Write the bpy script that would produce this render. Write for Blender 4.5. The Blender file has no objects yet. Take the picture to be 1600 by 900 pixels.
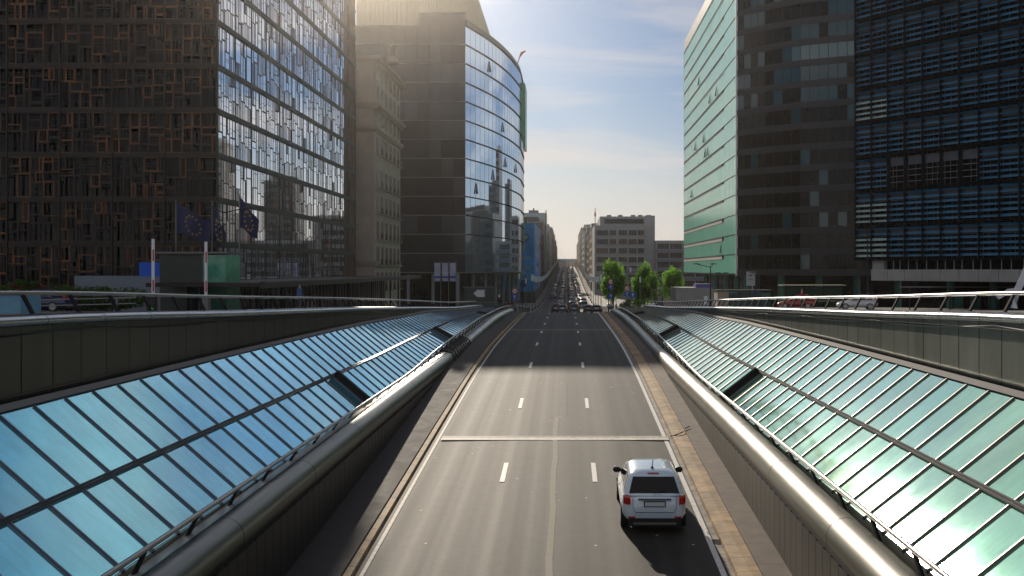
import bpy, bmesh, math, random
from mathutils import Vector, Matrix
random.seed(7)
C = bpy.context.scene
col = C.collection
R = math.radians
EYE = 5.3

# ------------------------------------------------------------------ camera, sky, sun, exposure
cd = bpy.data.cameras.new('camera'); cam = bpy.data.objects.new('camera', cd); col.objects.link(cam)
cam.location = (0, 0, EYE); cam.rotation_euler = (R(90), 0, 0)
cd.lens = 35.55; cd.sensor_width = 36; cd.shift_x = -86/1600; cd.shift_y = -29/1600
cd.clip_start = 0.1; cd.clip_end = 6000
C.camera = cam
SUN_AZ, SUN_EL = -12.0, 22.0      # degrees right of the street axis (+Y), elevation
w = bpy.data.worlds.new('World'); C.world = w; w.use_nodes = True
nt = w.node_tree; nt.nodes.clear()
out = nt.nodes.new('ShaderNodeOutputWorld'); bg = nt.nodes.new('ShaderNodeBackground')
sky = nt.nodes.new('ShaderNodeTexSky'); sky.sky_type = 'NISHITA'; sky.sun_disc = False
sky.sun_elevation = R(SUN_EL); sky.sun_rotation = R(SUN_AZ); sky.air_density = 1.0; sky.dust_density = .5; sky.ozone_density = 2.5
tc = nt.nodes.new('ShaderNodeTexCoord'); sep = nt.nodes.new('ShaderNodeSeparateXYZ')
nt.links.new(tc.outputs['Generated'], sep.inputs[0])
def wmath(op, a, b=None):
    n = nt.nodes.new('ShaderNodeMath'); n.operation = op
    for i, x in enumerate((a, b)):
        if x is None: continue
        if isinstance(x, (int, float)): n.inputs[i].default_value = x
        else: nt.links.new(x, n.inputs[i])
    return n.outputs[0]
zc = wmath('ADD', wmath('MAXIMUM', sep.outputs[2], 0.0), 0.16)
cx = wmath('DIVIDE', sep.outputs[0], zc); cy = wmath('DIVIDE', sep.outputs[1], zc)
cmb = nt.nodes.new('ShaderNodeCombineXYZ'); nt.links.new(cx, cmb.inputs[0]); nt.links.new(cy, cmb.inputs[1])
mp = nt.nodes.new('ShaderNodeMapping'); mp.inputs['Scale'].default_value = (0.6, 1.25, 1); mp.inputs['Location'].default_value = (1.7, 0.4, 0)
mp.inputs['Rotation'].default_value = (0, 0, R(20))
nt.links.new(cmb.outputs[0], mp.inputs[0])
nz = nt.nodes.new('ShaderNodeTexNoise'); nz.inputs['Scale'].default_value = 1.0; nz.inputs['Detail'].default_value = 9; nz.inputs['Roughness'].default_value = .56
nz.inputs['Distortion'].default_value = .35
nt.links.new(mp.outputs[0], nz.inputs['Vector'])
rp = nt.nodes.new('ShaderNodeValToRGB'); rp.color_ramp.elements[0].position = .44; rp.color_ramp.elements[1].position = .60
nt.links.new(nz.outputs[0], rp.inputs[0])
hz_ = nt.nodes.new('ShaderNodeMapRange'); hz_.inputs[1].default_value = 0.0; hz_.inputs[2].default_value = .17; hz_.inputs[3].default_value = .92; hz_.inputs[4].default_value = 0
hz_.interpolation_type = 'SMOOTHSTEP'; nt.links.new(sep.outputs[2], hz_.inputs[0])
fac = wmath('MAXIMUM', wmath('MULTIPLY', rp.outputs[0], 0.85), hz_.outputs[0])
mx = nt.nodes.new('ShaderNodeMix'); mx.data_type = 'RGBA'
tint = nt.nodes.new('ShaderNodeMix'); tint.data_type = 'RGBA'; tint.blend_type = 'MULTIPLY'; tint.inputs[0].default_value = 1; tint.inputs[7].default_value = (.58, .72, .92, 1)
nt.links.new(sky.outputs[0], tint.inputs[6])
nt.links.new(fac, mx.inputs[0]); nt.links.new(tint.outputs[2], mx.inputs[6]); mx.inputs[7].default_value = (11.6, 11.0, 10.7, 1)
nt.links.new(mx.outputs[2], bg.inputs[0]); bg.inputs[1].default_value = 0.06
nt.links.new(bg.outputs[0], out.inputs[0])
sl = bpy.data.lights.new('sun', 'SUN'); sun = bpy.data.objects.new('sun', sl); col.objects.link(sun)
sl.energy = 4.4; sl.angle = R(.55); sl.color = (1, .88, .72)
az, el = R(SUN_AZ), R(SUN_EL)
L = Vector((math.sin(az)*math.cos(el), math.cos(az)*math.cos(el), math.sin(el)))
sun.rotation_euler = L.to_track_quat('Z', 'Y').to_euler(); sun.location = L*900
C.view_settings.view_transform = 'Standard'; C.view_settings.look = 'None'; C.view_settings.gamma = 1
C.view_settings.exposure = 0.0
C.view_settings.use_curve_mapping = False
C.cycles.use_denoising = True
C.cycles.max_bounces = 7; C.cycles.glossy_bounces = 4; C.cycles.diffuse_bounces = 3; C.cycles.transmission_bounces = 3
C.cycles.volume_bounces = 0; C.cycles.sample_clamp_indirect = 4.0

# ------------------------------------------------------------------ materials
def lin(c): return tuple(c) + (1,)
def mat(name, c, rough=.6, metal=0., spec=.5, noise=0., nscale=3., stretch=(1, 1, 1), bump=0., bscale=20., c2=None, ior=None, coat=0., emit=None):
    m = bpy.data.materials.new(name); m.use_nodes = True; t = m.node_tree; b = t.nodes['Principled BSDF']
    b.inputs['Base Color'].default_value = lin(c); b.inputs['Roughness'].default_value = rough; b.inputs['Metallic'].default_value = metal
    b.inputs['Specular IOR Level'].default_value = spec
    if ior: b.inputs['IOR'].default_value = ior
    if coat: b.inputs['Coat Weight'].default_value = coat; b.inputs['Coat Roughness'].default_value = .04
    if emit: b.inputs['Emission Color'].default_value = lin(emit[0]); b.inputs['Emission Strength'].default_value = emit[1]
    if noise or bump:
        co = t.nodes.new('ShaderNodeTexCoord'); mp_ = t.nodes.new('ShaderNodeMapping'); mp_.inputs['Scale'].default_value = stretch
        t.links.new(co.outputs['Object'], mp_.inputs[0])
    if noise:
        n = t.nodes.new('ShaderNodeTexNoise'); n.inputs['Scale'].default_value = nscale; n.inputs['Detail'].default_value = 6; n.inputs['Roughness'].default_value = .6
        t.links.new(mp_.outputs[0], n.inputs['Vector'])
        mr = t.nodes.new('ShaderNodeMapRange'); mr.inputs[1].default_value = .3; mr.inputs[2].default_value = .7
        t.links.new(n.outputs[0], mr.inputs[0])
        mm = t.nodes.new('ShaderNodeMix'); mm.data_type = 'RGBA'
        a = c2 if c2 else tuple(x*(1-noise) for x in c); bb = c if c2 else tuple(min(1, x*(1+noise)) for x in c)
        mm.inputs[6].default_value = lin(a); mm.inputs[7].default_value = lin(bb)
        t.links.new(mr.outputs[0], mm.inputs[0]); t.links.new(mm.outputs[2], b.inputs['Base Color'])
        mr2 = t.nodes.new('ShaderNodeMapRange'); mr2.inputs[3].default_value = rough*.85; mr2.inputs[4].default_value = min(1, rough*1.15)
        t.links.new(n.outputs[0], mr2.inputs[0]); t.links.new(mr2.outputs[0], b.inputs['Roughness'])
    if bump:
        n = t.nodes.new('ShaderNodeTexNoise'); n.inputs['Scale'].default_value = bscale; n.inputs['Detail'].default_value = 4
        t.links.new(mp_.outputs[0], n.inputs['Vector'])
        bp = t.nodes.new('ShaderNodeBump'); bp.inputs['Strength'].default_value = bump; bp.inputs['Distance'].default_value = .05
        t.links.new(n.outputs[0], bp.inputs['Height']); t.links.new(bp.outputs[0], b.inputs['Normal'])
    return m

def asphalt():
    m = bpy.data.materials.new('asphalt'); m.use_nodes = True; t = m.node_tree; b = t.nodes['Principled BSDF']
    co = t.nodes.new('ShaderNodeTexCoord')
    def noise(scale, st, det=5, ro=.6):
        mp_ = t.nodes.new('ShaderNodeMapping'); mp_.inputs['Scale'].default_value = st; t.links.new(co.outputs['Object'], mp_.inputs[0])
        n = t.nodes.new('ShaderNodeTexNoise'); n.inputs['Scale'].default_value = scale; n.inputs['Detail'].default_value = det; n.inputs['Roughness'].default_value = ro
        t.links.new(mp_.outputs[0], n.inputs['Vector']); return n.outputs[0]
    def mixc(f, a, c, mode='MIX'):
        k = t.nodes.new('ShaderNodeMix'); k.data_type = 'RGBA'; k.blend_type = mode
        if isinstance(f, float): k.inputs[0].default_value = f
        else: t.links.new(f, k.inputs[0])
        for i, x in ((6, a), (7, c)):
            if isinstance(x, tuple): k.inputs[i].default_value = lin(x)
            else: t.links.new(x, k.inputs[i])
        return k.outputs[2]
    def rng(x, a, c, d=0., e=1.):
        r = t.nodes.new('ShaderNodeMapRange'); r.inputs[1].default_value = a; r.inputs[2].default_value = c; r.inputs[3].default_value = d; r.inputs[4].default_value = e
        t.links.new(x, r.inputs[0]); return r.outputs[0]
    streak = noise(1.15, (1, .0006, 0), 2); fine = noise(14, (1, 1, 1), 6, .9); blot = noise(.3, (1.0, .8, 1), 5)
    c1 = mixc(rng(streak, .36, .64), (.021, .0195, .0165), (.037, .034, .0275))
    c2 = mixc(rng(blot, .35, .65), (.86, .86, .86), (1.10, 1.09, 1.07)); c3 = mixc(1., c1, c2, 'MULTIPLY')
    c4 = mixc(1., c3, mixc(rng(fine, .3, .7), (.45, .45, .45), (1.5, 1.5, 1.5)), 'MULTIPLY')
    sp = t.nodes.new('ShaderNodeTexVoronoi'); sp.inputs['Scale'].default_value = 1.1; t.links.new(co.outputs['Object'], sp.inputs['Vector'])
    spk = t.nodes.new('ShaderNodeMath'); spk.operation = 'LESS_THAN'; spk.inputs[1].default_value = .045; t.links.new(sp.outputs['Distance'], spk.inputs[0])
    mid = noise(2.6, (1, .8, 1), 4, .7); c4 = mixc(1., c4, mixc(rng(mid, .32, .68), (.80, .80, .80), (1.18, 1.17, 1.15)), 'MULTIPLY')
    c5 = mixc(spk.outputs[0], c4, (.5, .48, .44))
    t.links.new(c5, b.inputs['Base Color'])
    t.links.new(rng(streak, .35, .65, .74, .68), b.inputs['Roughness']); b.inputs['Specular IOR Level'].default_value = .28
    bp = t.nodes.new('ShaderNodeBump'); bp.inputs['Strength'].default_value = .55; bp.inputs['Distance'].default_value = .012
    t.links.new(fine, bp.inputs['Height']); t.links.new(bp.outputs[0], b.inputs['Normal'])
    return m

def blocks(name, c, c2, length, mortar, rough=.75, width=50.):
    """stones laid along Y: brick texture over object X/Y"""
    m = bpy.data.materials.new(name); m.use_nodes = True; t = m.node_tree; b = t.nodes['Principled BSDF']
    co = t.nodes.new('ShaderNodeTexCoord'); sx = t.nodes.new('ShaderNodeSeparateXYZ'); t.links.new(co.outputs['Object'], sx.inputs[0])
    cb = t.nodes.new('ShaderNodeCombineXYZ'); t.links.new(sx.outputs[1], cb.inputs[0]); t.links.new(sx.outputs[0], cb.inputs[1])
    br = t.nodes.new('ShaderNodeTexBrick'); br.inputs['Scale'].default_value = 1; br.inputs['Brick Width'].default_value = length; br.inputs['Row Height'].default_value = width
    br.inputs['Mortar Size'].default_value = mortar; br.inputs['Color1'].default_value = lin(c); br.inputs['Color2'].default_value = lin(c2)
    br.inputs['Mortar'].default_value = lin(tuple(x*.25 for x in c)); br.offset = .37
    t.links.new(cb.outputs[0], br.inputs['Vector'])
    n = t.nodes.new('ShaderNodeTexNoise'); n.inputs['Scale'].default_value = 2.3; n.inputs['Detail'].default_value = 8; t.links.new(co.outputs['Object'], n.inputs['Vector'])
    mr = t.nodes.new('ShaderNodeMapRange'); mr.inputs[1].default_value = .3; mr.inputs[2].default_value = .7; mr.inputs[3].default_value = .55; mr.inputs[4].default_value = 1.25
    t.links.new(n.outputs[0], mr.inputs[0])
    vm = t.nodes.new('ShaderNodeVectorMath'); vm.operation = 'SCALE'; t.links.new(br.outputs[0], vm.inputs[0]); t.links.new(mr.outputs[0], vm.inputs['Scale'])
    t.links.new(vm.outputs[0], b.inputs['Base Color']); b.inputs['Roughness'].default_value = rough
    return m

def pane_glass(name, c, rough, metal):
    m = mat(name, c, rough, metal, .7, ior=1.7); t = m.node_tree; b = t.nodes['Principled BSDF']
    oi = t.nodes.new('ShaderNodeObjectInfo'); co = t.nodes.new('ShaderNodeTexCoord')
    def ns(scale, st, d=6):
        q = t.nodes.new('ShaderNodeMapping'); q.inputs['Scale'].default_value = st; t.links.new(co.outputs['Object'], q.inputs[0])
        n = t.nodes.new('ShaderNodeTexNoise'); n.inputs['Scale'].default_value = scale; n.inputs['Detail'].default_value = d; n.inputs['Roughness'].default_value = .65; t.links.new(q.outputs[0], n.inputs['Vector']); return n.outputs[0]
    def mr(x, a, bb, c0, c1):
        r = t.nodes.new('ShaderNodeMapRange'); r.inputs[1].default_value = a; r.inputs[2].default_value = bb; r.inputs[3].default_value = c0; r.inputs[4].default_value = c1; t.links.new(x, r.inputs[0]); return r.outputs[0]
    def mul(a, bb):
        k = t.nodes.new('ShaderNodeMath'); k.operation = 'MULTIPLY'; t.links.new(a, k.inputs[0]); t.links.new(bb, k.inputs[1]); return k.outputs[0]
    v = mul(mul(mr(oi.outputs['Random'], 0, 1, .86, 1.1), mr(ns(.45, (1, 1, 1)), .3, .7, .78, 1.15)), mr(ns(3.2, (.35, 2.2, .35)), .35, .7, 1.04, .88))
    sc = t.nodes.new('ShaderNodeVectorMath'); sc.operation = 'SCALE'; sc.inputs[0].default_value = c; t.links.new(v, sc.inputs['Scale'])
    mxx = t.nodes.new('ShaderNodeMix'); mxx.data_type = 'RGBA'; t.links.new(mr(ns(.16, (1, .7, 1), 3), 0.45, .70, 0, .42), mxx.inputs[0]); t.links.new(sc.outputs[0], mxx.inputs[6]); mxx.inputs[7].default_value = lin(tuple(.45*x+.45 for x in c))
    t.links.new(mxx.outputs[2], b.inputs['Base Color']); t.links.new(mr(ns(1.1, (1, 1, 1)), .35, .7, rough*.9, rough*1.2), b.inputs['Roughness'])
    return m
M = dict(
 asphalt=asphalt(),
 ground=mat('paving_ground', (.17, .165, .155), .8, noise=.25, nscale=.6, bump=.2),
 pavement=mat('pavement_slabs', (.22, .21, .19), .75, noise=.25, nscale=1.2),
 paint=mat('road_paint', (.62, .60, .56), .6, noise=.22, nscale=9),
 paint_worn=mat('worn_paint', (.52, .48, .41), .7, noise=.4, nscale=5),
 seal=mat('joint_sealant', (.30, .27, .215), .8, noise=.2, nscale=3, c2=(.19, .17, .135)),
 kerb=blocks('kerb_stone', (.40, .255, .115), (.27, .18, .085), 1.0, .022),
 gutter_stone=blocks('gutter_stone', (.27, .23, .18), (.22, .19, .15), .55, .02),
 walkway=blocks('walkway_slab', (.10, .064, .038), (.08, .054, .036), 1.6, .02),
 dark_gap=mat('dark_gap', (.012, .012, .013), .8),
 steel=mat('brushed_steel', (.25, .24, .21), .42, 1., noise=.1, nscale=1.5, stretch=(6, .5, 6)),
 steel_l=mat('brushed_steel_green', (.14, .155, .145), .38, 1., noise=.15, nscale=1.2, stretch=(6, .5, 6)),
 steel_rail=mat('polished_rail', (.32, .31, .305), .34, 1.),
 steel_dark=mat('dark_steel', (.014, .014, .018), .85, .0, .15),
 bar=mat('glazing_bar_metal', (.09, .09, .11), .32, .7),
 bar_r=mat('glazing_bar_metal_warm', (.12, .105, .095), .35, .7),
 roof_l=pane_glass('blue_roof_glass', (.24, .78, .94), .06, .76),
 roof_r=pane_glass('green_roof_glass', (.36, .74, .56), .06, .74),
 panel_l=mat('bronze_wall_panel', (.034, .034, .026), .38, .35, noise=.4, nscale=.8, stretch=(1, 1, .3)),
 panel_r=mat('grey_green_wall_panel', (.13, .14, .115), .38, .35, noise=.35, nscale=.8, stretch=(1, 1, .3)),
 liner=mat('liner_panel', (.085, .083, .072), .45, .4, noise=.4, nscale=1.0, stretch=(1, 1, .25)),
 gutter=mat('gutter_lining', (.07, .14, .20), .5, noise=.2, nscale=2),
 ledge=mat('ledge_metal', (.55, .52, .46), .4, .6, noise=.15, nscale=1.5),
 upstand=mat('upstand_metal', (.50, .48, .38), .45, .2),
 flash=mat('flashing_metal', (.19, .18, .175), .8, 0., .2),
 coping=mat('coping_metal', (.40, .42, .45), .26, .95),
 wood=mat('oak_frame', (.16, .058, .014), .55, noise=.5, nscale=2.5),
 wood_d=mat('dark_oak_frame', (.020, .011, .007), .55, noise=.4, nscale=2.5),
 band_d=mat('dark_floor_band', (.024, .019, .015), .5, .3),
 glass_bright=mat('reflective_facade_glass', (.92, .96, 1.), .03, .97, 1.),
 glass_dark=mat('dark_facade_glass', (.005, .006, .008), .09, 0, .22, noise=.3, nscale=.3),
 glass_teal=mat('teal_window_glass', (.014, .065, .080), .07, 0, .6),
 glass_pale=mat('pale_window_glass', (.09, .17, .18), .1, 0, .7),
 glass_curve=mat('blue_curtain_glass', (.60, .78, .98), .03, .9, 1., ior=1.8),
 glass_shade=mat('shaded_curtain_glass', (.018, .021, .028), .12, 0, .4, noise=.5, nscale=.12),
 stone=mat('limestone', (.36, .31, .26), .8, noise=.12, nscale=.5),
 stone_d=mat('limestone_trim', (.28, .24, .20), .8),
 penthouse=mat('penthouse_fins', (.52, .46, .34), .6),
 green_glass=mat('pale_green_glass_skin', (.25, .90, .66), .18, 0., .7, noise=.07, nscale=.25, ior=1.8),
 green_gap=mat('floor_gap_white', (.55, .52, .46), .6),
 spandrel=mat('charcoal_spandrel', (.026, .027, .031), .5, noise=.15, nscale=.4),
 louvre=mat('blue_louvre', (.012, .10, .19), .3, .3, noise=.3, nscale=.35),
 louvre_pale=mat('pale_louvre', (.25, .36, .36), .3, .2, noise=.3, nscale=.6),
 orange=mat('orange_edge', (.42, .14, .05), .6),
 concrete=mat('concrete', (.30, .30, .29), .8, noise=.15, nscale=.5),
 concrete_b=mat('blue_grey_concrete', (.17, .20, .24), .7, noise=.1, nscale=.5),
 office=mat('office_concrete', (.33, .34, .345), .8, noise=.12, nscale=.3),
 win=mat('window_glass', (.010, .014, .020), .2, 0, .3),
 win_red=mat('window_with_red_blind', (.10, .030, .025), .3),
 black=mat('black_paint', (.012, .012, .013), .4),
 white=mat('white_paint', (.72, .73, .75), .45),
 red=mat('red_paint', (.50, .03, .025), .45),
 blue=mat('blue_sign_paint', (.015, .085, .42), .45),
 lblue=mat('pale_blue_panel', (.14, .32, .45), .4, noise=.1),
 yellow=mat('gold_yellow', (.34, .23, .03), .5),
 eublue=mat('flag_blue', (.014, .019, .075), .7),
 mural=mat('blue_printed_facade', (.03, .36, .85), .5, noise=.5, nscale=.22, c2=(.02, .14, .42)),
 lime=mat('lime_print', (.38, .48, .05), .5),
 teal=mat('teal_panel', (.02, .16, .14), .3),
 kiosk=mat('green_kiosk_glass', (.05, .26, .17), .15, 0, .7, noise=.3, nscale=2),
 leaf=mat('leaf', (.085, .17, .022), .6, noise=.5, nscale=.9),
 leaf_d=mat('dark_leaf', (.040, .09, .015), .6, noise=.5, nscale=.9),
 leaf_red=mat('red_leaf', (.16, .03, .03), .6, noise=.4),
 bark=mat('bark', (.08, .06, .045), .9),
 carpaint=mat('sky_tinted_white_paint', (.66, .77, .85), .22, 0, .5, coat=.9),  # white paint with the sky's blue reflection tinted into its colour
 rubber=mat('rubber', (.015, .015, .016), .8),
 rim=mat('alloy', (.4, .4, .42), .3, .9),
 carglass=mat('car_glass', (.005, .006, .008), .08, 0, .3),
 tail=mat('tail_lamp', (.45, .012, .012), .2, coat=.5),
 chrome=mat('chrome', (.7, .7, .72), .12, 1.),
 plate=mat('plate', (.62, .66, .68), .5),
 skin=mat('skin', (.45, .27, .19), .6),
 greenlamp=mat('green_signal', (.01, .5, .1), .4, emit=((.03, 1, .25), 3.)),
)
for _k, _c2 in (('leaf', (.30, .60, .04)), ('leaf_d', (.11, .26, .025))):
    t = M[_k].node_tree; tr_ = t.nodes.new('ShaderNodeBsdfTranslucent'); tr_.inputs[0].default_value = lin(_c2); ms_ = t.nodes.new('ShaderNodeMixShader'); ms_.inputs[0].default_value = .5
    t.links.new(t.nodes['Principled BSDF'].outputs[0], ms_.inputs[1]); t.links.new(tr_.outputs[0], ms_.inputs[2]); t.links.new(ms_.outputs[0], t.nodes['Material Output'].inputs[0])

# ------------------------------------------------------------------ helpers
class MB:
    def __init__(s): s.v = []; s.f = []; s.m = []
    def face(s, pts, mi=0):
        n = len(s.v); s.v += [tuple(p) for p in pts]; s.f.append(tuple(range(n, n+len(pts)))); s.m.append(mi)
    def box(s, a, b, mi=0):
        x0, y0, z0 = a; x1, y1, z1 = b; n = len(s.v)
        s.v += [(x0,y0,z0),(x1,y0,z0),(x1,y1,z0),(x0,y1,z0),(x0,y0,z1),(x1,y0,z1),(x1,y1,z1),(x0,y1,z1)]
        for q in ((0,3,2,1),(4,5,6,7),(0,1,5,4),(1,2,6,5),(2,3,7,6),(3,0,4,7)):
            s.f.append(tuple(n+i for i in q)); s.m.append(mi)
    def obox(s, o, ux, uy, uz, mi=0):
        """box spanned by three vectors from corner o"""
        o, ux, uy, uz = map(Vector, (o, ux, uy, uz)); n = len(s.v)
        for k in (0, 1):
            for (i, j) in ((0,0),(1,0),(1,1),(0,1)): s.v.append(tuple(o+ux*i+uy*j+uz*k))
        for q in ((0,3,2,1),(4,5,6,7),(0,1,5,4),(1,2,6,5),(2,3,7,6),(3,0,4,7)):
            s.f.append(tuple(n+i for i in q)); s.m.append(mi)
    def bar(s, a, b, r, mi=0, n=8, r2=None):
        s.sweep([a, b], [(r*math.cos(2*math.pi*i/n), r*math.sin(2*math.pi*i/n)) for i in range(n)], mi, r2=None if r2 is None else r2/r)
    def sweep(s, path, sec, mi=0, closed=True, caps=True, r2=None, up=(0, 0, 1)):
        path = [Vector(p) for p in path]; base = len(s.v); k = len(sec)
        for i, p in enumerate(path):
            d = (path[min(i+1, len(path)-1)]-path[max(i-1, 0)]).normalized()
            u = Vector(up); 
            if abs(d.dot(u)) > .98: u = Vector((1, 0, 0))
            x = d.cross(u).normalized(); y = x.cross(d).normalized(); sc = 1 if r2 is None or i == 0 else r2
            for a, b in sec: s.v.append(tuple(p + x*a*sc + y*b*sc))
        for i in range(len(path)-1):
            for j in range(k if closed else k-1):
                a = base+i*k+j; b = base+i*k+(j+1) % k
                s.f.append((a, b, b+k, a+k)); s.m.append(mi)
        if closed and caps:
            s.f.append(tuple(base+j for j in range(k-1, -1, -1))); s.m.append(mi)
            s.f.append(tuple(base+(len(path)-1)*k+j for j in range(k))); s.m.append(mi)
    def disc(s, c, r, nrm, t=.03, mi=0, n=20):
        c = Vector(c); nrm = Vector(nrm).normalized(); s.bar(c-nrm*t/2, c+nrm*t/2, r, mi, n)
    def build(s, name, mats, parent=None, smooth=False, local=False, angle=35):
        me = bpy.data.meshes.new(name); me.from_pydata(s.v, [], s.f); 
        if not isinstance(mats, (list, tuple)): mats = [mats]
        for m in mats: me.materials.append(m)
        me.polygons.foreach_set('material_index', s.m)
        if smooth:
            bm = bmesh.new(); bm.from_mesh(me); bmesh.ops.remove_doubles(bm, verts=bm.verts, dist=1e-4); bm.to_mesh(me); bm.free()
            me.polygons.foreach_set('use_smooth', [True]*len(me.polygons)); me.update()
            me.set_sharp_from_angle(angle=R(angle))
        me.update()
        return link(name, me, parent, local)
def link(name, me, parent=None, local=False):
    o = bpy.data.objects.new(name, me); col.objects.link(o)
    if parent:
        o.parent = parent
        if not local:
            q = parent
            off = Vector((0, 0, 0))
            while q: off -= Vector(q.location); q = q.parent
            o.location = off
    return o
def tag(o, label=None, cat=None, group=None, kind=None):
    if label: o['label'] = label
    if cat: o['category'] = cat
    if group: o['group'] = group
    if kind: o['kind'] = kind
    return o
def thing(name, label, cat, loc=(0, 0, 0), group=None, rot=None):
    o = bpy.data.objects.new(name, None); col.objects.link(o); o.location = loc; o.empty_display_size = .2
    if rot: o.rotation_euler = rot
    return tag(o, label, cat, group)
def struct(o): o['kind'] = 'structure'; return o
KIDS = {}
def copy_tree(o, parent=None):
    c = o.copy(); col.objects.link(c); c.parent = parent
    if o.name not in KIDS or parent is None: KIDS[o.name] = list(o.children)
    for ch in KIDS[o.name]: copy_tree(ch, c)
    return c
ORD = ['first', 'second', 'third', 'fourth', 'fifth', 'sixth', 'seventh', 'eighth', 'ninth', 'tenth', 'eleventh', 'twelfth', 'thirteenth', 'fourteenth', 'fifteenth', 'sixteenth', 'seventeenth', 'eighteenth', 'nineteenth']
TENS = {2: 'twent', 3: 'thirt', 4: 'fort', 5: 'fift'}
def ordinal(i):
    if i <= 19: return ORD[i-1]
    t, u = divmod(i, 10)
    return TENS[t]+'ieth' if u == 0 else TENS[t]+'y-'+ORD[u-1]
def interp(pts):
    xs = [p[0] for p in pts]; ys = [p[1] for p in pts]; n = len(xs)
    d = [(ys[i+1]-ys[i])/(xs[i+1]-xs[i]) for i in range(n-1)]
    m = [d[0]]+[(0 if d[i-1]*d[i] <= 0 else 2*d[i-1]*d[i]/(d[i-1]+d[i])) for i in range(1, n-1)]+[d[-1]]
    def f(x):
        if x <= xs[0]: return ys[0]
        if x >= xs[-1]: return ys[-1]
        i = 0
        while x > xs[i+1]: i += 1
        h = xs[i+1]-xs[i]; t = (x-xs[i])/h
        return (2*t**3-3*t*t+1)*ys[i]+(t**3-2*t*t+t)*h*m[i]+(-2*t**3+3*t*t)*ys[i+1]+(t**3-t*t)*h*m[i+1]
    return f
def frange(a, b, st):
    n = max(1, round((b-a)/st)); return [a+(b-a)*i/n for i in range(n+1)]

# ------------------------------------------------------------------ heights
road = interp([(-20, -4.75), (5, -3.31), (30, -1.87), (45, -1.03), (59, -.36), (72, -.03), (87, .05), (100, .05), (121, -.02), (135, -.55), (150, -1.22), (168, -2.08), (200, -3.1), (240, -3.9), (283, -4.2), (330, -3.9), (380, -3.1), (450, -1.6), (600, 1.8), (672, 3.4), (888, 7.0), (1100, 8), (4000, 9)])
cop = interp([(-20, 4.75), (5, 4.6), (21, 4.35), (33, 3.95), (41, 3.7), (52, 3.35), (59, 3.1), (77, 2.45), (100, 1.6), (125, .9), (140, .3)])
upper = interp([(-50, 4.3), (5, 4.25), (21, 4.0), (41, 3.4), (59, 2.8), (77, 2.15), (100, 1.3), (125, .6), (135, .1), (150, -.9), (168, -1.9), (200, -2.98), (240, -3.78), (283, -4.08), (330, -3.78), (380, -2.98), (450, -1.48), (600, 1.92), (672, 3.52), (888, 7.1), (1100, 8.1), (4000, 9)])
r_in = interp([(5, .07), (45, .09), (57, .32), (70, .62), (85, .82), (105, .72), (125, .45)])
r_out = interp([(5, 2.62), (30, 2.56), (52, 2.42), (65, 2.2), (77, 2.02), (90, 1.6), (105, 1.12), (125, .62)])
tube_z = interp([(3, -.42), (20, -.3), (38, -.14), (50, -.1), (65, .0), (80, .2), (88, .3), (100, .36), (118, .16), (130, -.1)])
rail_in = interp([(5, .40), (45, .44), (57, .75), (70, 1.02), (85, 1.2), (100, 1.15), (118, .95), (130, .6)])
XRL, XRR = -5.2, 4.1      # carriageway edges in the cutting
XTL, XTR = -7.14, 5.82    # tube axes
XIL, XIR = -7.68, 6.25    # inner roof edges
XOL, XOR = -10.55, 9.4    # outer roof edges
ZEND = 127.5

# ------------------------------------------------------------------ setting: ground, road, kerbs, markings
def loft(name, m, sec, ys, zf, parent=None, smooth=False):
    """sec: list of (x, dz) or callables of y"""
    b = MB(); k = len(sec)
    for y in ys:
        z = zf(y)
        for (x, dz) in sec:
            b.v.append((x(y) if callable(x) else x, y, z+(dz(y) if callable(dz) else dz)))
    for i in range(len(ys)-1):
        for j in range(k-1):
            a = i*k+j; b.f.append((a, a+1, a+k+1, a+k)); b.m.append(0)
    return b.build(name, m, parent, smooth)
g = MB()
def gsheet(xs, ys, zf):
    k = len(xs); base = len(g.v)
    for y in ys:
        for x in xs: g.v.append((x, y, zf(y)))
    for i in range(len(ys)-1):
        for j in range(k-1):
            a = base+i*k+j; g.f.append((a, a+1, a+k+1, a+k)); g.m.append(0)
ys_near = frange(-60, ZEND+4, 6)
gsheet([-900, -300, -60, XOL-.25], ys_near, upper); gsheet([XOR+.25, 60, 300, 900], ys_near, upper)
ys_far = frange(ZEND+4, 1000, 10)+[1100, 1500, 2500, 4000]
gsheet([-900, -300, -60, -10, 0, 10, 60, 300, 900], ys_far, lambda y: min(upper(y), road(y)-.02))
gsheet([XOL-.25, XTL, -6.0, 5.0, XTR, XOR+.25], frange(-20, ZEND+4, 6), lambda y: road(y)-.5)
struct(g.build('ground', M['ground']))
struct(loft('road', M['asphalt'], [(XRL-.02, 0), (-2, .03), (0, .035), (2, .03), (XRR+.02, 0)], frange(-15, 133, 3), road))
struct(loft('street_road', M['asphalt'], [(-6.6, 0), (-2, .02), (2, .02), (6.2, 0)], frange(133, 1110, 6), lambda y: road(y)+.004))
for nm, xa, xb in (('left', -14, -6.6), ('right', 6.2, 14)):
    struct(loft('pavement', M['pavement'], [(xa, .12), (xb-(.0), .12), (xb, 0)] if xa < 0 else [(xa, 0), (xa, .12), (xb, .12)], frange(134, 1110, 6), road))
yk = frange(-15, 133, 2.5)
kr = loft('kerb', M['kerb'], [(4.1, .0), (4.13, .10), (4.45, .13), (4.7, .13)], yk, road)
struct(kr)
struct(loft('gutter_strip', M['gutter_stone'], [(3.96, .008), (4.10, .012)], yk, road))
struct(loft('walkway', M['walkway'], [(4.7, .10), (4.71, .16), (5.44, .17)], yk, road))
struct(loft('kerb', M['kerb'], [(-5.75, .03), (-5.5, .12), (-5.23, .10), (-5.2, 0)], yk, road))
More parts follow.
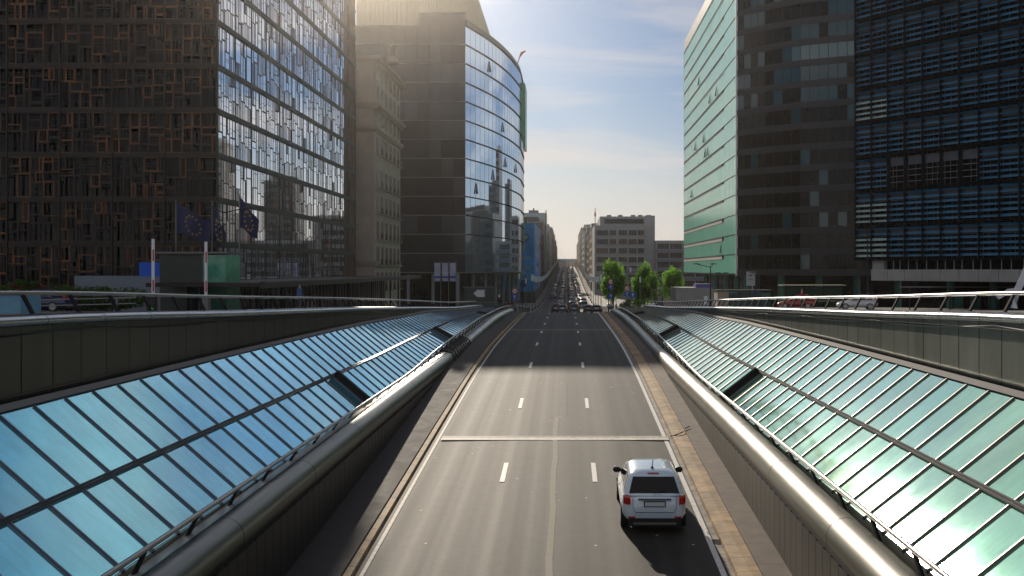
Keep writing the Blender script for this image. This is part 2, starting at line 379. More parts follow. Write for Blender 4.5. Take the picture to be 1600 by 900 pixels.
struct(loft('walkway', mat('shade_tinted_walkway', (.042, .038, .034), .85, noise=.3, nscale=1.5), [(-6.9, .17), (-5.43, .16), (-5.40, .10)], yk, road))  # left walkway colour darkened and widened to carry the tube's shadow
mk = MB()
def patch(x0, x1, y0, y1, mi=0, dz=.05, xf=None):
    ys = frange(y0, y1, 1.5)
    for a, b in zip(ys[:-1], ys[1:]):
        oa = xf(a) if xf else 0; ob = xf(b) if xf else 0
        mk.face([(x0+oa, a, road(a)+dz), (x1+oa, a, road(a)+dz), (x1+ob, b, road(b)+dz), (x0+ob, b, road(b)+dz)], mi)
for i in range(9):
    y0 = 33.1+i*12.5-12.5
    for x in (-2.13, .92):
        if y0 < 121: patch(x-.08, x+.08, y0, y0+2.5, 0, .045)
for yy in frange(160, 700, 12):
    for x in (-3.1, -.1, 2.9): patch(x-.07, x+.07, yy, yy+3, 0, .045)
patch(3.76, 3.91, -15, 133, 0, .014)
struct(mk.build('lane_marking', [M['paint']]))
mk = MB()
wob = lambda y: .02*math.sin(y*.9)+.01*math.sin(y*2.3+1)-.001*(y-20)
patch(-.52, -.34, -10, 43.6, 0, .042, wob); 
struct(mk.build('tar_seam', [M['seal']]))
mk = MB(); patch(-5.06, -4.96, -15, 133, 0, .018); patch(-4.9, 3.95, 39.15, 39.62, 0, .046); patch(-4.9, 3.95, 87, 87.25, 0, .045); patch(-4.9, 3.95, 39.72, 39.84, 0, .046)
struct(mk.build('expansion_joint', [M['paint_worn']]))
mk = MB(); patch(-4.9, 4.05, 39.63, 39.69, 0, .042); patch(-.02, .01, 44, 120, 0, .041)
struct(mk.build('road_crack', [M['dark_gap']]))

# ------------------------------------------------------------------ the two sides of the cutting
def side(sg, X_T, X_WALL, X_IN, X_OUT, steel, pan, glassm, barm, word, bend):
    ys = frange(4, ZEND, 1.5)
    # inner barrier: tube, liner panels, gutter
    P = thing('parapet_wall', f'low panelled wall topped by a fat steel tube, {word} side of the road', 'parapet', (X_WALL, 60, road(60)))
    circ = [(.42*math.cos(2*math.pi*i/20), .42*math.sin(2*math.pi*i/20)) for i in range(20)]
    tb = MB(); tb.sweep([(X_T, y, tube_z(y)) for y in ys], circ)
    tb.build('steel_tube', steel, P, smooth=True, angle=60)
    jb = MB()
    for y in frange(9, ZEND-4, 6.1):
        jb.sweep([(X_T, y, tube_z(y)), (X_T, y+.035, tube_z(y+.035))], [(a*1.004, b*1.004) for a, b in circ], caps=False)
    jb.build('tube_joint_band', M['steel_dark'], P)
    lp = MB(); st = .62; y = 4
    while y < ZEND-1:
        ya, yb = y+.012, y+st-.012
        for q in ((ya, yb),):
            x0 = X_WALL; x1 = X_WALL+sg*.04
            za, zb = road(q[0])+.1, road(q[1])+.1; ta, tb_ = tube_z(q[0])-.28, tube_z(q[1])-.28
            if ta-za < .05: continue
            lp.face([(x0, q[0], za), (x0, q[1], zb), (x0, q[1], tb_), (x0, q[0], ta)])
            lp.face([(x0, q[0], za), (x0, q[0], ta), (x1, q[0], ta), (x1, q[0], za)])
            lp.face([(x0, q[1], zb), (x1, q[1], zb), (x1, q[1], tb_), (x0, q[1], tb_)])
        y += st
    lp.build('liner_panel', M['liner'] if sg > 0 else mat('shade_tinted_liner', (.035, .035, .033), .45, .5, noise=.2, nscale=1.1), P)  # left liner: shade of that side put into a darker colour
    bk = MB()
    for a, b in zip(ys[:-1], ys[1:]):
        x = X_WALL+sg*.045; bk.face([(x, a, road(a)-.3), (x, b, road(b)-.3), (x, b, tube_z(b)), (x, a, tube_z(a))])
    bk.build('backing_sheet', M['dark_gap'], P)
    gt = MB(); sec = [(X_T+sg*.28, -.36), (X_T+sg*.55, -.40), (X_IN+sg*.05, -.40)]
    for a, b in zip(ys[:-1], ys[1:]):
        for (p, q) in zip(sec[:-1], sec[1:]):
            gt.face([(p[0], a, tube_z(a)+p[1]), (q[0], a, tube_z(a)+q[1]), (q[0], b, tube_z(b)+q[1]), (p[0], b, tube_z(b)+p[1])])
    gt.build('gutter', M['gutter'], P)
    ld = MB()
    for a, b in zip(ys[:-1], ys[1:]):
        ld.face([(X_T+sg*.10, a, tube_z(a)+.415), (X_T+sg*.10, b, tube_z(b)+.415), (X_T+sg*(.50 if sg < 0 else .26), b, tube_z(b)+(.30 if sg < 0 else .20)), (X_T+sg*(.50 if sg < 0 else .26), a, tube_z(a)+(.30 if sg < 0 else .20))])
    ld.build('ledge', M['ledge'], P)
    # inner rail
    Rl = thing('handrail', f'steel handrail on short leaning posts above the {word} steel tube', 'handrail', (X_T, 60, tube_z(60)), 'handrails of the underpass')
    xr = lambda y: X_T+sg*.22+(bend*((y-112)/16)**2 if y > 112 else 0)
    rb = MB(); rb.sweep([(xr(y), y, rail_in(y)) for y in frange(4, 131, 1.5)], [(.055*math.cos(2*math.pi*i/10), .055*math.sin(2*math.pi*i/10)) for i in range(10)])
    rb.build('rail', M['steel_rail'], Rl, smooth=True, angle=60)
    wb = MB(); wb.sweep([(xr(y)+sg*.05, y, rail_in(y)-.13) for y in frange(4, 131, 1.5)], [(.012, 0), (0, .012), (-.012, 0), (0, -.012)]); wb.build('thin_wire_rail', M['steel_rail'], Rl)
    for y in frange(5.2, 129, 2.5):
        pb = MB(); zt = rail_in(y)-.04; zb = tube_z(y)+(.34 if sg < 0 else .22); x0 = xr(y)
        o = Vector((x0-.025, y-.06, zt)); d = Vector((sg*.15, -.05, zb-zt))
        pb.obox(o, (.055, 0, 0), (0, .16, 0), d); pb.build('post', M['steel_dark'], Rl)
    # glass roof
    G = thing('glass_roof', f'sloping glazed roof of {"blue" if sg < 0 else "pale green"} panes on the {word} side', 'glass roof', (X_OUT, 60, 0))
    bays = frange(7.5, ZEND-2.5, 1.25); xm = X_IN+(X_OUT-X_IN)*.46
    vents = {}
    for yv in ((38.75, 67.5, 100) if sg < 0 else (40, 68.75, 98.75)):
        k = min(range(len(bays)), key=lambda i: abs(bays[i]-yv)); vents[k] = 1
    def rp(t, y): return Vector((X_IN+(X_OUT-X_IN)*t, y, r_in(y)+(r_out(y)-r_in(y))*t))
    rest = MB(); cnt = 0; rnd = random.Random(5+int(sg))
    for i in range(len(bays)-1):
        a, b = bays[i]+.03, bays[i+1]-.03
        for t0, t1 in ((0, .455), (.465, 1)):
            j = [rnd.uniform(-.0035, .0035) for _ in range(3)]
            p = [rp(t0, a), rp(t0, b), rp(t1, b), rp(t1, a)]
            p[1].z += j[0]; p[2].z += j[1]; p[3].z += j[2]
            if i in vents and t0 == 0:
                V = MB(); n = Vector((-sg*.62, 0, .78)); 
                hi = .34
                q = [p[0]+n*hi, p[1]+n*.04, p[2]+n*.04, p[3]+n*hi]
                V.face(q, 0); V.face([v-n*.05 for v in q], 1); V.face([q[0], q[3], q[3]-n*.06, q[0]-n*.06], 1)
                V.build('vent_flap', [glassm, M['bar_r']], G)
                W = MB(); W.face([v-n*.25 for v in p], 0)
                yb_ = Vector((0, .12, 0))
                W.face([p[0]-n*.25+yb_, p[0]+n*(hi-.06)+yb_, p[3]+n*(hi-.06)+yb_, p[3]-n*.25+yb_], 0)
                W.face([p[0], p[1], p[0]+n*(hi-.06)], 0); W.face([p[3], p[2], p[3]+n*(hi-.06)], 0)
                W.build('vent_opening', M['dark_gap'], G)
                continue
            if cnt < 98:
                q = MB(); q.face(p if sg < 0 else p[::-1]); q.build('glass_pane', glassm, G); cnt += 1
            else: rest.face(p if sg < 0 else p[::-1])
    o = rest.build('far_glass_panes', glassm, G); o['kind'] = 'stuff'
    for i, y in enumerate(bays):
        mb = MB(); n = Vector((-sg*.62, 0, .78)); a, b = rp(-.01, y), rp(1.0, y)
        mb.obox(a-Vector((0, .02, 0))-n*.03, b-a, (0, .04, 0), n*.07); mb.build('glazing_bar', barm, G)
    pu = MB(); n = Vector((-sg*.62, 0, .78))
    for dt in (.455, .472):
        pu.sweep([rp(dt, y)+n*.055 for y in bays], [(.02, -.02), (.02, .02), (-.02, .02), (-.02, -.02)])
    pu.build('purlin', M['flash'] if sg > 0 else barm, G)
    fl = MB()
    for a, b in zip(ys[:-1], ys[1:]):
        for (xo, zo), (xo2, zo2) in (((0, .05), (.10, .16)), ((.10, .16), (.22, .14)), ((.22, .14), (.24, -.1))):
            fl.face([(X_OUT+sg*xo, a, r_out(a)+zo), (X_OUT+sg*xo, b, r_out(b)+zo), (X_OUT+sg*xo2, b, r_out(b)+zo2), (X_OUT+sg*xo2, a, r_out(a)+zo2)])
    fl.build('edge_flashing', M['flash'], G)
    up = MB()
    for a, b in zip(ys[:-1], ys[1:]):
        x = X_IN+sg*.06; up.face([(x, a, tube_z(a)-.45), (x, b, tube_z(b)-.45), (x, b, r_in(b)+.0), (x, a, r_in(a)+.0)])
    up.build('upstand', M['upstand'], G)
    # outer wall
    Wl = thing('retaining_wall', f'tall wall of {"bronze" if sg < 0 else "grey green"} metal panels behind the {word} glass roof', 'retaining wall', (X_OUT+sg*.4, 60, 2))
    XW = X_OUT+sg*.38; wp = MB(); y = 4
    while y < ZEND-3:
        a, b = y+.02, y+1.25-.02; tilt = .012
        za, zb = r_out(a)+.12, r_out(b)+.12; ta, tb_ = cop(a)-.12, cop(b)-.12
        if ta > za: wp.face([(XW+sg*tilt*0, a, za), (XW, b, zb), (XW-sg*tilt*.0, b, tb_), (XW, a, ta)])
        y += 1.25
    wp.build('metal_panel', pan, Wl)
    bb = MB()
    for a, b in zip(ys[:-1], ys[1:]):
        x = XW+sg*.03; bb.face([(x, a, r_out(a)-.6), (x, b, r_out(b)-.6), (x, b, cop(b)-.02), (x, a, cop(a)-.02)])
        bb.face([(x, a, r_out(a)-.1), (x, b, r_out(b)-.1), (X_OUT, b, r_out(b)-.1), (X_OUT, a, r_out(a)-.1)])
    bb.build('backing_sheet', M['dark_gap'], Wl)
    lr = MB(); lr.sweep([(XW-sg*.03, y, r_out(y)+.22) for y in ys], [(.02, -.02), (.02, .02), (-.02, .02), (-.02, -.02)]); lr.build('base_rail', pan, Wl)
    cp = MB(); prof = [(-sg*.06, -.10)]+[(-sg*(.02+.13*math.sin(t)), .0-.11*math.cos(t)) for t in [R(x) for x in (0, 30, 60, 90, 120, 150, 180)]]+[(sg*.15, .13), (sg*.65, .10), (sg*.68, -.3)]
    base = 0; k = len(prof)
    for y in ys:
        for a_, b_ in prof: cp.v.append((XW+a_, y, cop(y)-.1+b_))
    for i in range(len(ys)-1):
        for j in range(k-1):
            a_ = i*k+j; cp.f.append((a_, a_+1, a_+k+1, a_+k)); cp.m.append(0)
    cp.build('coping', M['coping'], Wl, smooth=True, angle=50)
    cj = MB()
    for y in frange(8, 120, 2.6):
        base = len(cj.v)
        for yy in (y, y+.02):
            for a_, b_ in prof[1:9]: cj.v.append((XW+a_*1.03, yy, cop(yy)-.1+b_*1.03))
        for j in range(7): cj.f.append((base+j, base+j+1, base+j+9, base+j+8)); cj.m.append(0)
    cj.build('coping_joint', M['steel_dark'], Wl)
    # outer rail
    O = thing('handrail', f'steel handrail on leaning posts along the {word} street edge above the wall', 'handrail', (XW+sg*.3, 60, cop(60)), 'handrails of the underpass')
    ob = MB(); ob.sweep([(XW+sg*.42, y, cop(y)+.46) for y in frange(4, 126, 2)], [(.055*math.cos(2*math.pi*i/10), .055*math.sin(2*math.pi*i/10)) for i in range(10)])
    ob.build('rail', M['steel_rail'], O, smooth=True, angle=60)
    for y in frange(5, 125, 2.0):
        pb = MB(); pb.obox((XW+sg*.18-.03, y, cop(y)-.0), (.06, 0, 0), (0, .10, 0), (sg*.22, .0, .42)); pb.build('post', M['steel_dark'], O)
    # a festooned cable fixed under the coping
    cb = MB(); pts = []
    for y in frange(14, 118, 1): ph = (y-14) % 9/9; pts.append((XW-sg*.06, y, cop(y)-.27-.12*4*ph*(1-ph)))
    cb.sweep(pts, [(.018, 0), (0, .018), (-.018, 0), (0, -.018)])
    tag(cb.build('cable', M['concrete'] if sg > 0 else M['black']), f'slack cable hung in shallow loops along the {word} panelled wall', 'cable')
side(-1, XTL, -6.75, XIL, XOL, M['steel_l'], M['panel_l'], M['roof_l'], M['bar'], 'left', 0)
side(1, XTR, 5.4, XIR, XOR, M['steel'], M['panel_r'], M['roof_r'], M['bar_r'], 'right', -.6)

# ------------------------------------------------------------------ facade builders
def facade(parent, pts, z0, floors, fh, sp_h, glass, spm, mum, step, msz=.08, depth=.12, alt=None, altp=.0, sp_out=.10, seed=1, gname='window_band', alt2=None, alt2p=None, top=None, line=None):
    """plan polyline pts (seen from the left end to the right end with the outside on the right-hand side of travel reversed); per floor one spandrel and one glazed band"""
    rnd = random.Random(seed); P = [Vector((p[0], p[1], 0)) for p in pts]
    def nrm(a, b): d = (b-a).normalized(); return Vector((d.y, -d.x, 0))
    for k in range(floors):
        za = z0+k*fh; zb = za+sp_h; zt = za+fh
        s = MB(); gl = MB()
        for seg, (a, b) in enumerate(zip(P[:-1], P[1:])):
            n = nrm(a, b); Ln = (b-a).length; d = (b-a).normalized(); up = Vector((0, 0, 1))
            if sp_h > 0: s.obox(a+up*za-n*.05, d*Ln, n*(sp_out+.05), up*sp_h)
            if line: s.obox(a+up*(za-.04)+n*(sp_out), d*Ln, n*line, up*.12, 1)
            m = max(1, round(Ln/step))
            for i in range(m):
                u0, u1 = Ln*i/m, Ln*(i+1)/m
                mi = 0
                if alt and rnd.random() < (altp(k, seg) if callable(altp) else altp): mi = 2
                if alt2 and rnd.random() < alt2p(k, seg): mi = 3
                off = n*rnd.uniform(-.004, .004)
                gl.face([a+d*u0+up*zb+off, a+d*u1+up*zb, a+d*u1+up*zt-off, a+d*u0+up*zt], mi)
                gl.obox(a+d*(u0-msz/2)+up*zb, d*msz, n*depth, up*(zt-zb), 1)
        if sp_h > 0: s.build('spandrel', [spm, mum], parent)
        gl.build(gname, [glass, mum]+([alt] if alt else [])+([alt2] if alt2 else []), parent)
def solid(parent, poly, z0, z1, m, name='wall'):
    b = MB(); n = len(poly); 
    for i in range(n):
        p, q = poly[i], poly[(i+1) % n]; b.face([(p[0], p[1], z0), (q[0], q[1], z0), (q[0], q[1], z1), (p[0], p[1], z1)])
    b.build(name, m, parent)
    r = MB(); r.face([(p[0], p[1], z1) for p in poly]); r.build('roof', M['concrete'], parent)

# ---- wooden patchwork building, left foreground
def patchwork(w_, h_, seed, flat=False):
    """random old-window frames filling a w x h panel in the XZ plane, thickness along -Y"""
    rnd = random.Random(seed); b = MB()
    def fr(x0, z0, x1, z1, t, dep, mi):
        y0, y1 = -dep, 0
        b.box((x0, y0, z0), (x0+t, y1, z1), mi); b.box((x1-t, y0, z0), (x1, y1, z1), mi)
        b.box((x0+t, y0, z0), (x1-t, y1, z0+t), mi); b.box((x0+t, y0, z1-t), (x1-t, y1, z1), mi)
    def split(x0, z0, x1, z1, d):
        w, h = x1-x0, z1-z0
        if d > 0 and (w > 1.5 or h > 2.3) or (d > 0 and rnd.random() < .55 and min(w, h) > .8):
            if w > h*(.85 if not flat else .45) and w > .7: c = x0+w*rnd.uniform(.3, .7); split(x0, z0, c, z1, d-1); split(c, z0, x1, z1, d-1)
            elif h > .7: c = z0+h*rnd.uniform(.3, .7); split(x0, z0, x1, c, d-1); split(x0, c, x1, z1, d-1)
            return
        mi = 0 if rnd.random() < (.42 if not flat else .2) else 1
        if flat: fr(x0+.0, z0+.01, x1-.0, z1-.01, rnd.uniform(.035, .065), .014, mi); k = rnd.choice([0, 0, 1, 1])
        else: fr(x0+.01, z0+.01, x1-.01, z1-.01, rnd.uniform(.05, .10), rnd.uniform(.05, .10), mi); k = rnd.choice([0, 0, 1, 1, 2])
        for i in range(k):
            c = x0+w*(i+1)/(k+1)
            b.box((c-.018, -.05+.038*flat, z0+.06), (c+.018, -.0, z1-.06), 1)
        for i in range(rnd.choice([0, 0, 1, 2])):
            c = z0+h*rnd.uniform(.2, .8); b.box((x0+.06, -.045+.033*flat, c-.014), (x1-.06, -.002, c+.014), 1)
    split(0, 0, w_, h_, 5)
    return b
E = thing('patchwork_building', 'dark building clad in a patchwork of old wooden window frames', 'office building', (-28.7, 83, 2.1))
fh = 3.65; z0 = 3.75
EX, EY, EL = -28.7, 83., 54.
wb_, wf_ = 54/12, 4.3
variants = [patchwork(wb_, fh-.34, 100+i, i >= 12) for i in range(24)]
vm = []
for i, v in enumerate(variants):
    me = bpy.data.meshes.new('window_frame_panel'); me.from_pydata(v.v, [], v.f); me.materials.append(M['wood']); me.materials.append(M['wood_d']); me.polygons.foreach_set('material_index', v.m); me.update(); vm.append(me)
NF = 11
slots = []
for k in range(NF):
    for j in range(12): slots.append(('s', k, j))
    for j in range(6): slots.append(('f', k, j))
def spx(s):
    kk, k, j = s
    y = EY+(j+.5)*wb_ if kk == 's' else EY
    x = EX if kk == 's' else EX-(j+.5)*wf_
    zz = z0+k*fh
    vis = 1 if zz < EYE+421*y/1580 and x > -886*y/1580-2 else .01
    return vis/(y*y)*(1 if kk == 'f' else .3)
slots.sort(key=spx, reverse=True)
stuffp = MB(); rnd = random.Random(3)
for n_, (kk, k, j) in enumerate(slots):
    vi = rnd.randrange(12)+(12 if kk == 's' else 0); zz = z0+k*fh+.17
    if kk == 's': mtx = Matrix.Translation((EX, EY+j*wb_, zz)) @ Matrix.Rotation(R(90), 4, 'Z')
    else: mtx = Matrix.Translation((EX-(j+1)*wf_, EY, zz)) @ Matrix.Diagonal((wf_/wb_, 1, 1, 1))
    if n_ < 98:
        o = bpy.data.objects.new('window_frame_panel', vm[vi]); col.objects.link(o); o.parent = E
        o.matrix_local = Matrix.Translation(-E.location) @ mtx
    else:
        base = len(stuffp.v); stuffp.v += [tuple(mtx @ Vector(p)) for p in variants[vi].v]
        stuffp.f += [tuple(base+i for i in f) for f in variants[vi].f]; stuffp.m += variants[vi].m
o = stuffp.build('far_window_frame_panels', [M['wood'], M['wood_d']], E); o['kind'] = 'stuff'
for k in range(NF):
    zz = z0+k*fh
    b = MB(); b.box((EX-75, EY-.14, zz-.17), (EX+.14, EY-.0, zz+.17)); b.box((EX, EY, zz-.17), (EX+.12, EY+EL, zz+.17)); 
    b.box((EX, EY, zz-.30), (EX+.07, EY+EL, zz-.17)); b.build('floor_band', M['band_d'], E)
for k in range(NF):
    zz = z0+k*fh; b = MB(); q = 26
    for i in range(q):
        ya, yb = EY+.3+(EL-7.3)*i/q, EY+.3+(EL-7.3)*(i+1)/q; j = rnd.uniform(-.003, .0)
        b.face([(EX-.006, ya, zz+.1), (EX-.006+j, yb, zz+.1), (EX-.006+j, yb, zz+fh-.1), (EX-.006, ya, zz+fh-.1)])
    b.build('glass_wall', M['glass_bright'], E)
b = MB(); b.face([(EX-75, EY+.5, 0), (EX-.5, EY+.5, 0), (EX-.5, EY+.5, z0+NF*fh), (EX-75, EY+.5, z0+NF*fh)]); b.build('front_glass', M['glass_dark'], E)
b = MB(); b.box((EX-.4, EY+EL-6.9, 0), (EX-.04, EY+EL, z0+NF*fh-.1)); b.build('end_wall', mat('rust_end_wall', (.16, .07, .045), .6, noise=.2, nscale=.5), E)
solid(E, [(EX-75, EY+.6), (EX-.6, EY+.6), (EX-.6, EY+EL-.05), (EX-75, EY+EL-.05)], 0, z0+NF*fh-.15, M['band_d'])
b = MB(); 
for j in range(13): b.box((EX-.02, EY+j*wb_-.05, z0), (EX+.04, EY+j*wb_+.05, z0+NF*fh))
for j in range(7): b.box((EX-j*wf_-.06, EY-.20, z0), (EX-j*wf_+.06, EY-.0, z0+NF*fh))
b.build('vertical_mullion', M['band_d'], E)

# ---- stone building
S = thing('stone_building', 'pale stone corner building with tall balcony windows and cornices', 'stone building', (-27.7, 145, .2))
SX, SY0, SY1, SH = -27.7, 145., 168., 36.
solid(S, [(-60, SY0), (SX, SY0), (SX, SY1), (-60, SY1)], -2, SH, M['stone'])
for zc_, o_ in ((SH, 1.1), (29.2, 1.0), (26.0, .5), (6.5, .35)):
    b = MB(); b.box((-40, SY0-.25, zc_-.5), (SX+o_, SY1+.3, zc_)); b.box((-40, SY0-.12, zc_-.85), (SX+o_*.6, SY1+.2, zc_-.5)); b.build('cornice', M['stone_d'], S)
for r_ in range(9):
    zz = 2.2+r_*3.75 if r_ < 6 else (26.6 if r_ == 6 else (30.2 if r_ == 7 else 33.0))
    hh = 2.6 if r_ < 6 else (1.9 if r_ != 7 else 1.8)
    if r_ == 5: zz, hh = 22.0, 2.6
    for c_ in range(6):
        yy = SY0+2.6+c_*3.55
        b = MB(); b.box((SX-.02, yy-.75, zz-.05), (SX+.14, yy+.75, zz+hh+.12), 1); b.face([(SX+.16, yy-.55, zz), (SX+.16, yy+.55, zz), (SX+.16, yy+.55, zz+hh), (SX+.16, yy-.55, zz+hh)], 0)
        b.box((SX+.16, yy-.03, zz), (SX+.2, yy+.03, zz+hh), 1)
        wn = b.build('window', [M['win'], M['stone_d']], S)
        if r_ < 6:
            q = MB(); q.box((SX+.15, yy-.8, zz-.12), (SX+.75, yy+.8, zz), 1)
            for t in frange(-.75, .75, .25): q.box((SX+.70, yy+t-.02, zz), (SX+.74, yy+t+.02, zz+.85))
            q.box((SX+.68, yy-.78, zz+.85), (SX+.76, yy+.78, zz+.92)); q.build('balcony', [M['black'], M['stone_d']], wn)
# lantern turret on the roof
b = MB(); bx, by = -25.9, 150.
b.bar((bx, by, SH), (bx, by, SH+.8), .9, 0, 12); b.bar((bx, by, SH+2.2), (bx, by, SH+3.0), .75, 0, 12, .1)
for i in range(8): b.bar((bx+.6*math.cos(i*.785), by+.6*math.sin(i*.785), SH+.8), (bx+.6*math.cos(i*.785), by+.6*math.sin(i*.785), SH+2.2), .09)
b.build('roof_lantern', M['stone'], S)

# ---- curved glass building
K = thing('curved_glass_building', 'glass office block whose street face curves away, behind the stone building', 'office building', (-15.7, 156, 0))
KH = 40.8; curve = [(-15.7, 156)]
cpts = [(-15.7, 156), (-14.2, 161), (-12.5, 167.5), (-10.9, 175.5), (-9.6, 185), (-8.9, 195), (-8.9, 206), (-9.6, 216), (-11.0, 224)]
fx = interp([(p[1], p[0]) for p in cpts]); kc = [(fx(y), y) for y in frange(156, 224, 2.0)]
KZ0 = 4.85; kfh = 2.93
facade(K, kc, KZ0, 13, kfh, .0, M['glass_curve'], M['band_d'], M['bar'], 2.0, .03, .02, seed=4)
for k in range(14):
    b = MB(); zz = KZ0+k*kfh
    b.sweep([(x, y, zz) for x, y in kc], [(.16, -.07), (.16, .07), (-.1, .07), (-.1, -.07)]); b.build('floor_ledge', M['steel_dark'] if k > 1 else M['coping'], K)
for (k, i) in ((11, 5), (8, 9), (5, 6), (6, 10), (4, 2), (6, 15)):
    x, y = kc[i]; x2, y2 = kc[i+1]; d = Vector((x2-x, y2-y, 0)).normalized(); n = Vector((d.y, -d.x, 0)); zz = KZ0+k*kfh+.7
    b = MB(); a = Vector((x, y, zz)); b.face([a+n*.05, a+d*.5+n*.05, a+d*.5+n*.3, a+n*.3][::-1]); 
    b.face([a+Vector((0,0,1.7))+n*.06, a+d*.5+Vector((0,0,1.7))+n*.06, a+d*.5+n*.3, a+n*.3]); b.face([a+Vector((0,0,1.7))+n*.05, a+n*.05, a+n*.3]); b.build('open_window', M['glass_dark'], K)
# flat shaded front
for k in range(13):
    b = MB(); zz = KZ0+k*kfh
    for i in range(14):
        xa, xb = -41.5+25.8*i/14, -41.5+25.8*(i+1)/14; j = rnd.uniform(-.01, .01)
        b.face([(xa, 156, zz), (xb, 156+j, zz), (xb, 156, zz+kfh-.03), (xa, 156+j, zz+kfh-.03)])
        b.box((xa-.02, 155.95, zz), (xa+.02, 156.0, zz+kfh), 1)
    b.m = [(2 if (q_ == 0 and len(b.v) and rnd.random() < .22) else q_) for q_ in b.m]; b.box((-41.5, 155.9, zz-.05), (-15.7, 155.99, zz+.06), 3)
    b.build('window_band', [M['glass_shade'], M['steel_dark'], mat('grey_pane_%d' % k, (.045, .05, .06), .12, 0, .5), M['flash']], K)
poly = [(-41.5, 156.1), (-15.8, 156.1)]+[(x-.25, y+.1) for x, y in kc[1:]]+[(-41.5, 224)]
solid(K, poly, KZ0-.2, KZ0+13*kfh, M['spandrel'])
b = MB(); b.box((-22.8, 155.9, KZ0+13*kfh), (-15.6, 157.2, KZ0+13*kfh+2.0), 0); b.build('parapet', M['glass_shade'], K)
b = MB(); b.sweep([(x-.2, y, KZ0+13*kfh+.55) for x, y in kc], [(.1, -.5), (.1, .5), (-.1, .5), (-.1, -.5)]); b.build('roof_parapet', M['flash'], K)
PH = MB()
for x in frange(-34, -14.8, .42): PH.box((x-.07, 163.7, KZ0+13*kfh), (x+.07, 164, KZ0+13*kfh+6.2))
PH.box((-34.2, 164, KZ0+13*kfh), (-14.6, 200, KZ0+13*kfh+6.1)); PH.box((-34.3, 163.6, KZ0+13*kfh+6.0), (-14.4, 164.2, KZ0+13*kfh+6.4))
for y in frange(164, 199, .8): PH.box((-14.6, y, KZ0+13*kfh), (-14.35, y+.12, KZ0+13*kfh+6.2))
PH.build('penthouse', M['penthouse'], K)
for i in range(0, len(kc), 3): b = MB(); x, y = kc[i]; b.bar((x-1.2, y+.3, -1), (x-1.2, y+.3, KZ0), .28, 0, 10); b.build('column', M['concrete_b'], K)
for x in frange(-40, -17, 3.8): b = MB(); b.bar((x, 157.2, 0), (x, 157.2, KZ0), .25, 0, 10); b.build('column', M['concrete_b'], K)
b = MB(); b.box((-41, 160, -1), (-17, 161, KZ0)); b.sweep([(x-3.5, y+3, 1.8) for x, y in kc], [(.1, -3.5), (.1, 3), (-.1, 3), (-.1, -3.5)]); b.build('lobby_glass', M['glass_dark'], K)
b = MB(); b.box((-9.2, 196, 31), (-8.2, 196.5, 41.5)); b.box((-8.6, 196.4, 29), (-8.1, 204, 41.3)); b.build('green_fin', mat('green_fin_glass', (.04, .28, .14), .25), K)
b = MB(); b.bar((-12.0, 238.7, 52.8), (-10.9, 238.7, 56.4), .12); b.bar((-10.9, 238.7, 56.4), (-9.8, 238.7, 56.8), .2); b.bar((-11.2, 238.7, 55.4), (-10.2, 238.7, 56.7), .15)
tag(b.build('roof_crane', M['red']), 'small red crane arm sticking up from the curved glass roof edge', 'crane')

_c = Vector((0, 0, EYE)); K.location = _c+(Vector(K.location)-_c)*1.25; K.scale = (1.25,)*3

# ---- green and dark glass building, right
Gb = thing('green_glass_building', 'tall block with a pale green glass flank and a dark banded front', 'office building', (29, 173, -1))
gfh = 3.40; GZ0 = 4.6
gy0, gy1 = 173., 251.
ysp = [gy1-(gy1-gy0)*i/52 for i in range(53)]
for k in range(16):
    zz = GZ0+k*gfh; b = MB()
    hgap = .42 if k > 2 else .8
    for i in range(52):
        a, c = ysp[i], ysp[i+1]; far = a > gy0+14
        zt = zz+gfh-(hgap if far and (k not in (14, 15, 10) or a < 1) else .12); j = rnd.uniform(-.012, .012)
        b.face([(29, a-.02, zz), (29+j, c+.02, zz), (29, c+.02, zt), (29+j, a-.02, zt)], 0)
        b.box((28.97, a-.02, zz), (29.05, a+.02, zt), 1)
    b.box((28.9, gy0+.1, zz+gfh-.07), (29.06, gy1-.1, zz+gfh+.0), 3)
    b.box((28.93, gy0+14, zz+gfh-hgap-.04), (29.06, gy1-.1, zz+gfh-hgap), 3)
    for i in range(40):
        y_ = gy1-1-i*1.55
        if y_ > gy0+14: b.box((29.02, y_, zz+gfh-hgap), (29.09, y_+1.3, zz+gfh-.10), 2)
    b.build('glass_skin', [M['green_glass'], M['green_gap'], M['green_gap'], M['spandrel']], Gb)
for (k, y) in ((10, 205), (10, 196), (8, 228), (8, 214), (7, 208), (7, 212), (12, 222), (1, 190), (5, 235)):
    zz = GZ0+k*gfh+.4; b = MB(); b.face([(28.95, y, zz), (28.95, y+.8, zz), (28.62, y+.8, zz), (28.62, y, zz)]); b.face([(28.94, y, zz+2), (28.94, y+.8, zz+2), (28.62, y+.8, zz), (28.62, y, zz)]); b.face([(28.94, y, zz+2), (28.95, y, zz), (28.62, y, zz)]); b.build('open_window', M['teal'], Gb)
dark = [(29.1, 172.9), (33, 168.6), (38, 164.5), (46, 160.5), (56, 157.5), (70, 155)]
facade(Gb, dark, GZ0-.3, 17, gfh, 1.05, M['glass_dark'], M['spandrel'], M['band_d'], 1.5, .07, .05, alt=M['glass_teal'], altp=lambda k, seg: .12 if k < 8 else (.85 if seg >= 2 else .4), alt2=M['glass_pale'], alt2p=lambda k, seg: (.9 if k == 10 and seg >= 2 else .04*(k > 8)), seed=9)
solid(Gb, [(29.15, 173), (33, 168.9), (38, 164.8), (46, 160.8), (56, 157.8), (70, 155.3), (70, 251), (29.15, 251)], GZ0-.3, GZ0+17*gfh-.4, M['spandrel'])
b = MB(); b.box((29.15, 172.8, GZ0-.4), (28.85, 173.1, GZ0+16*gfh+.4)); b.build('corner_trim', M['white'], Gb)
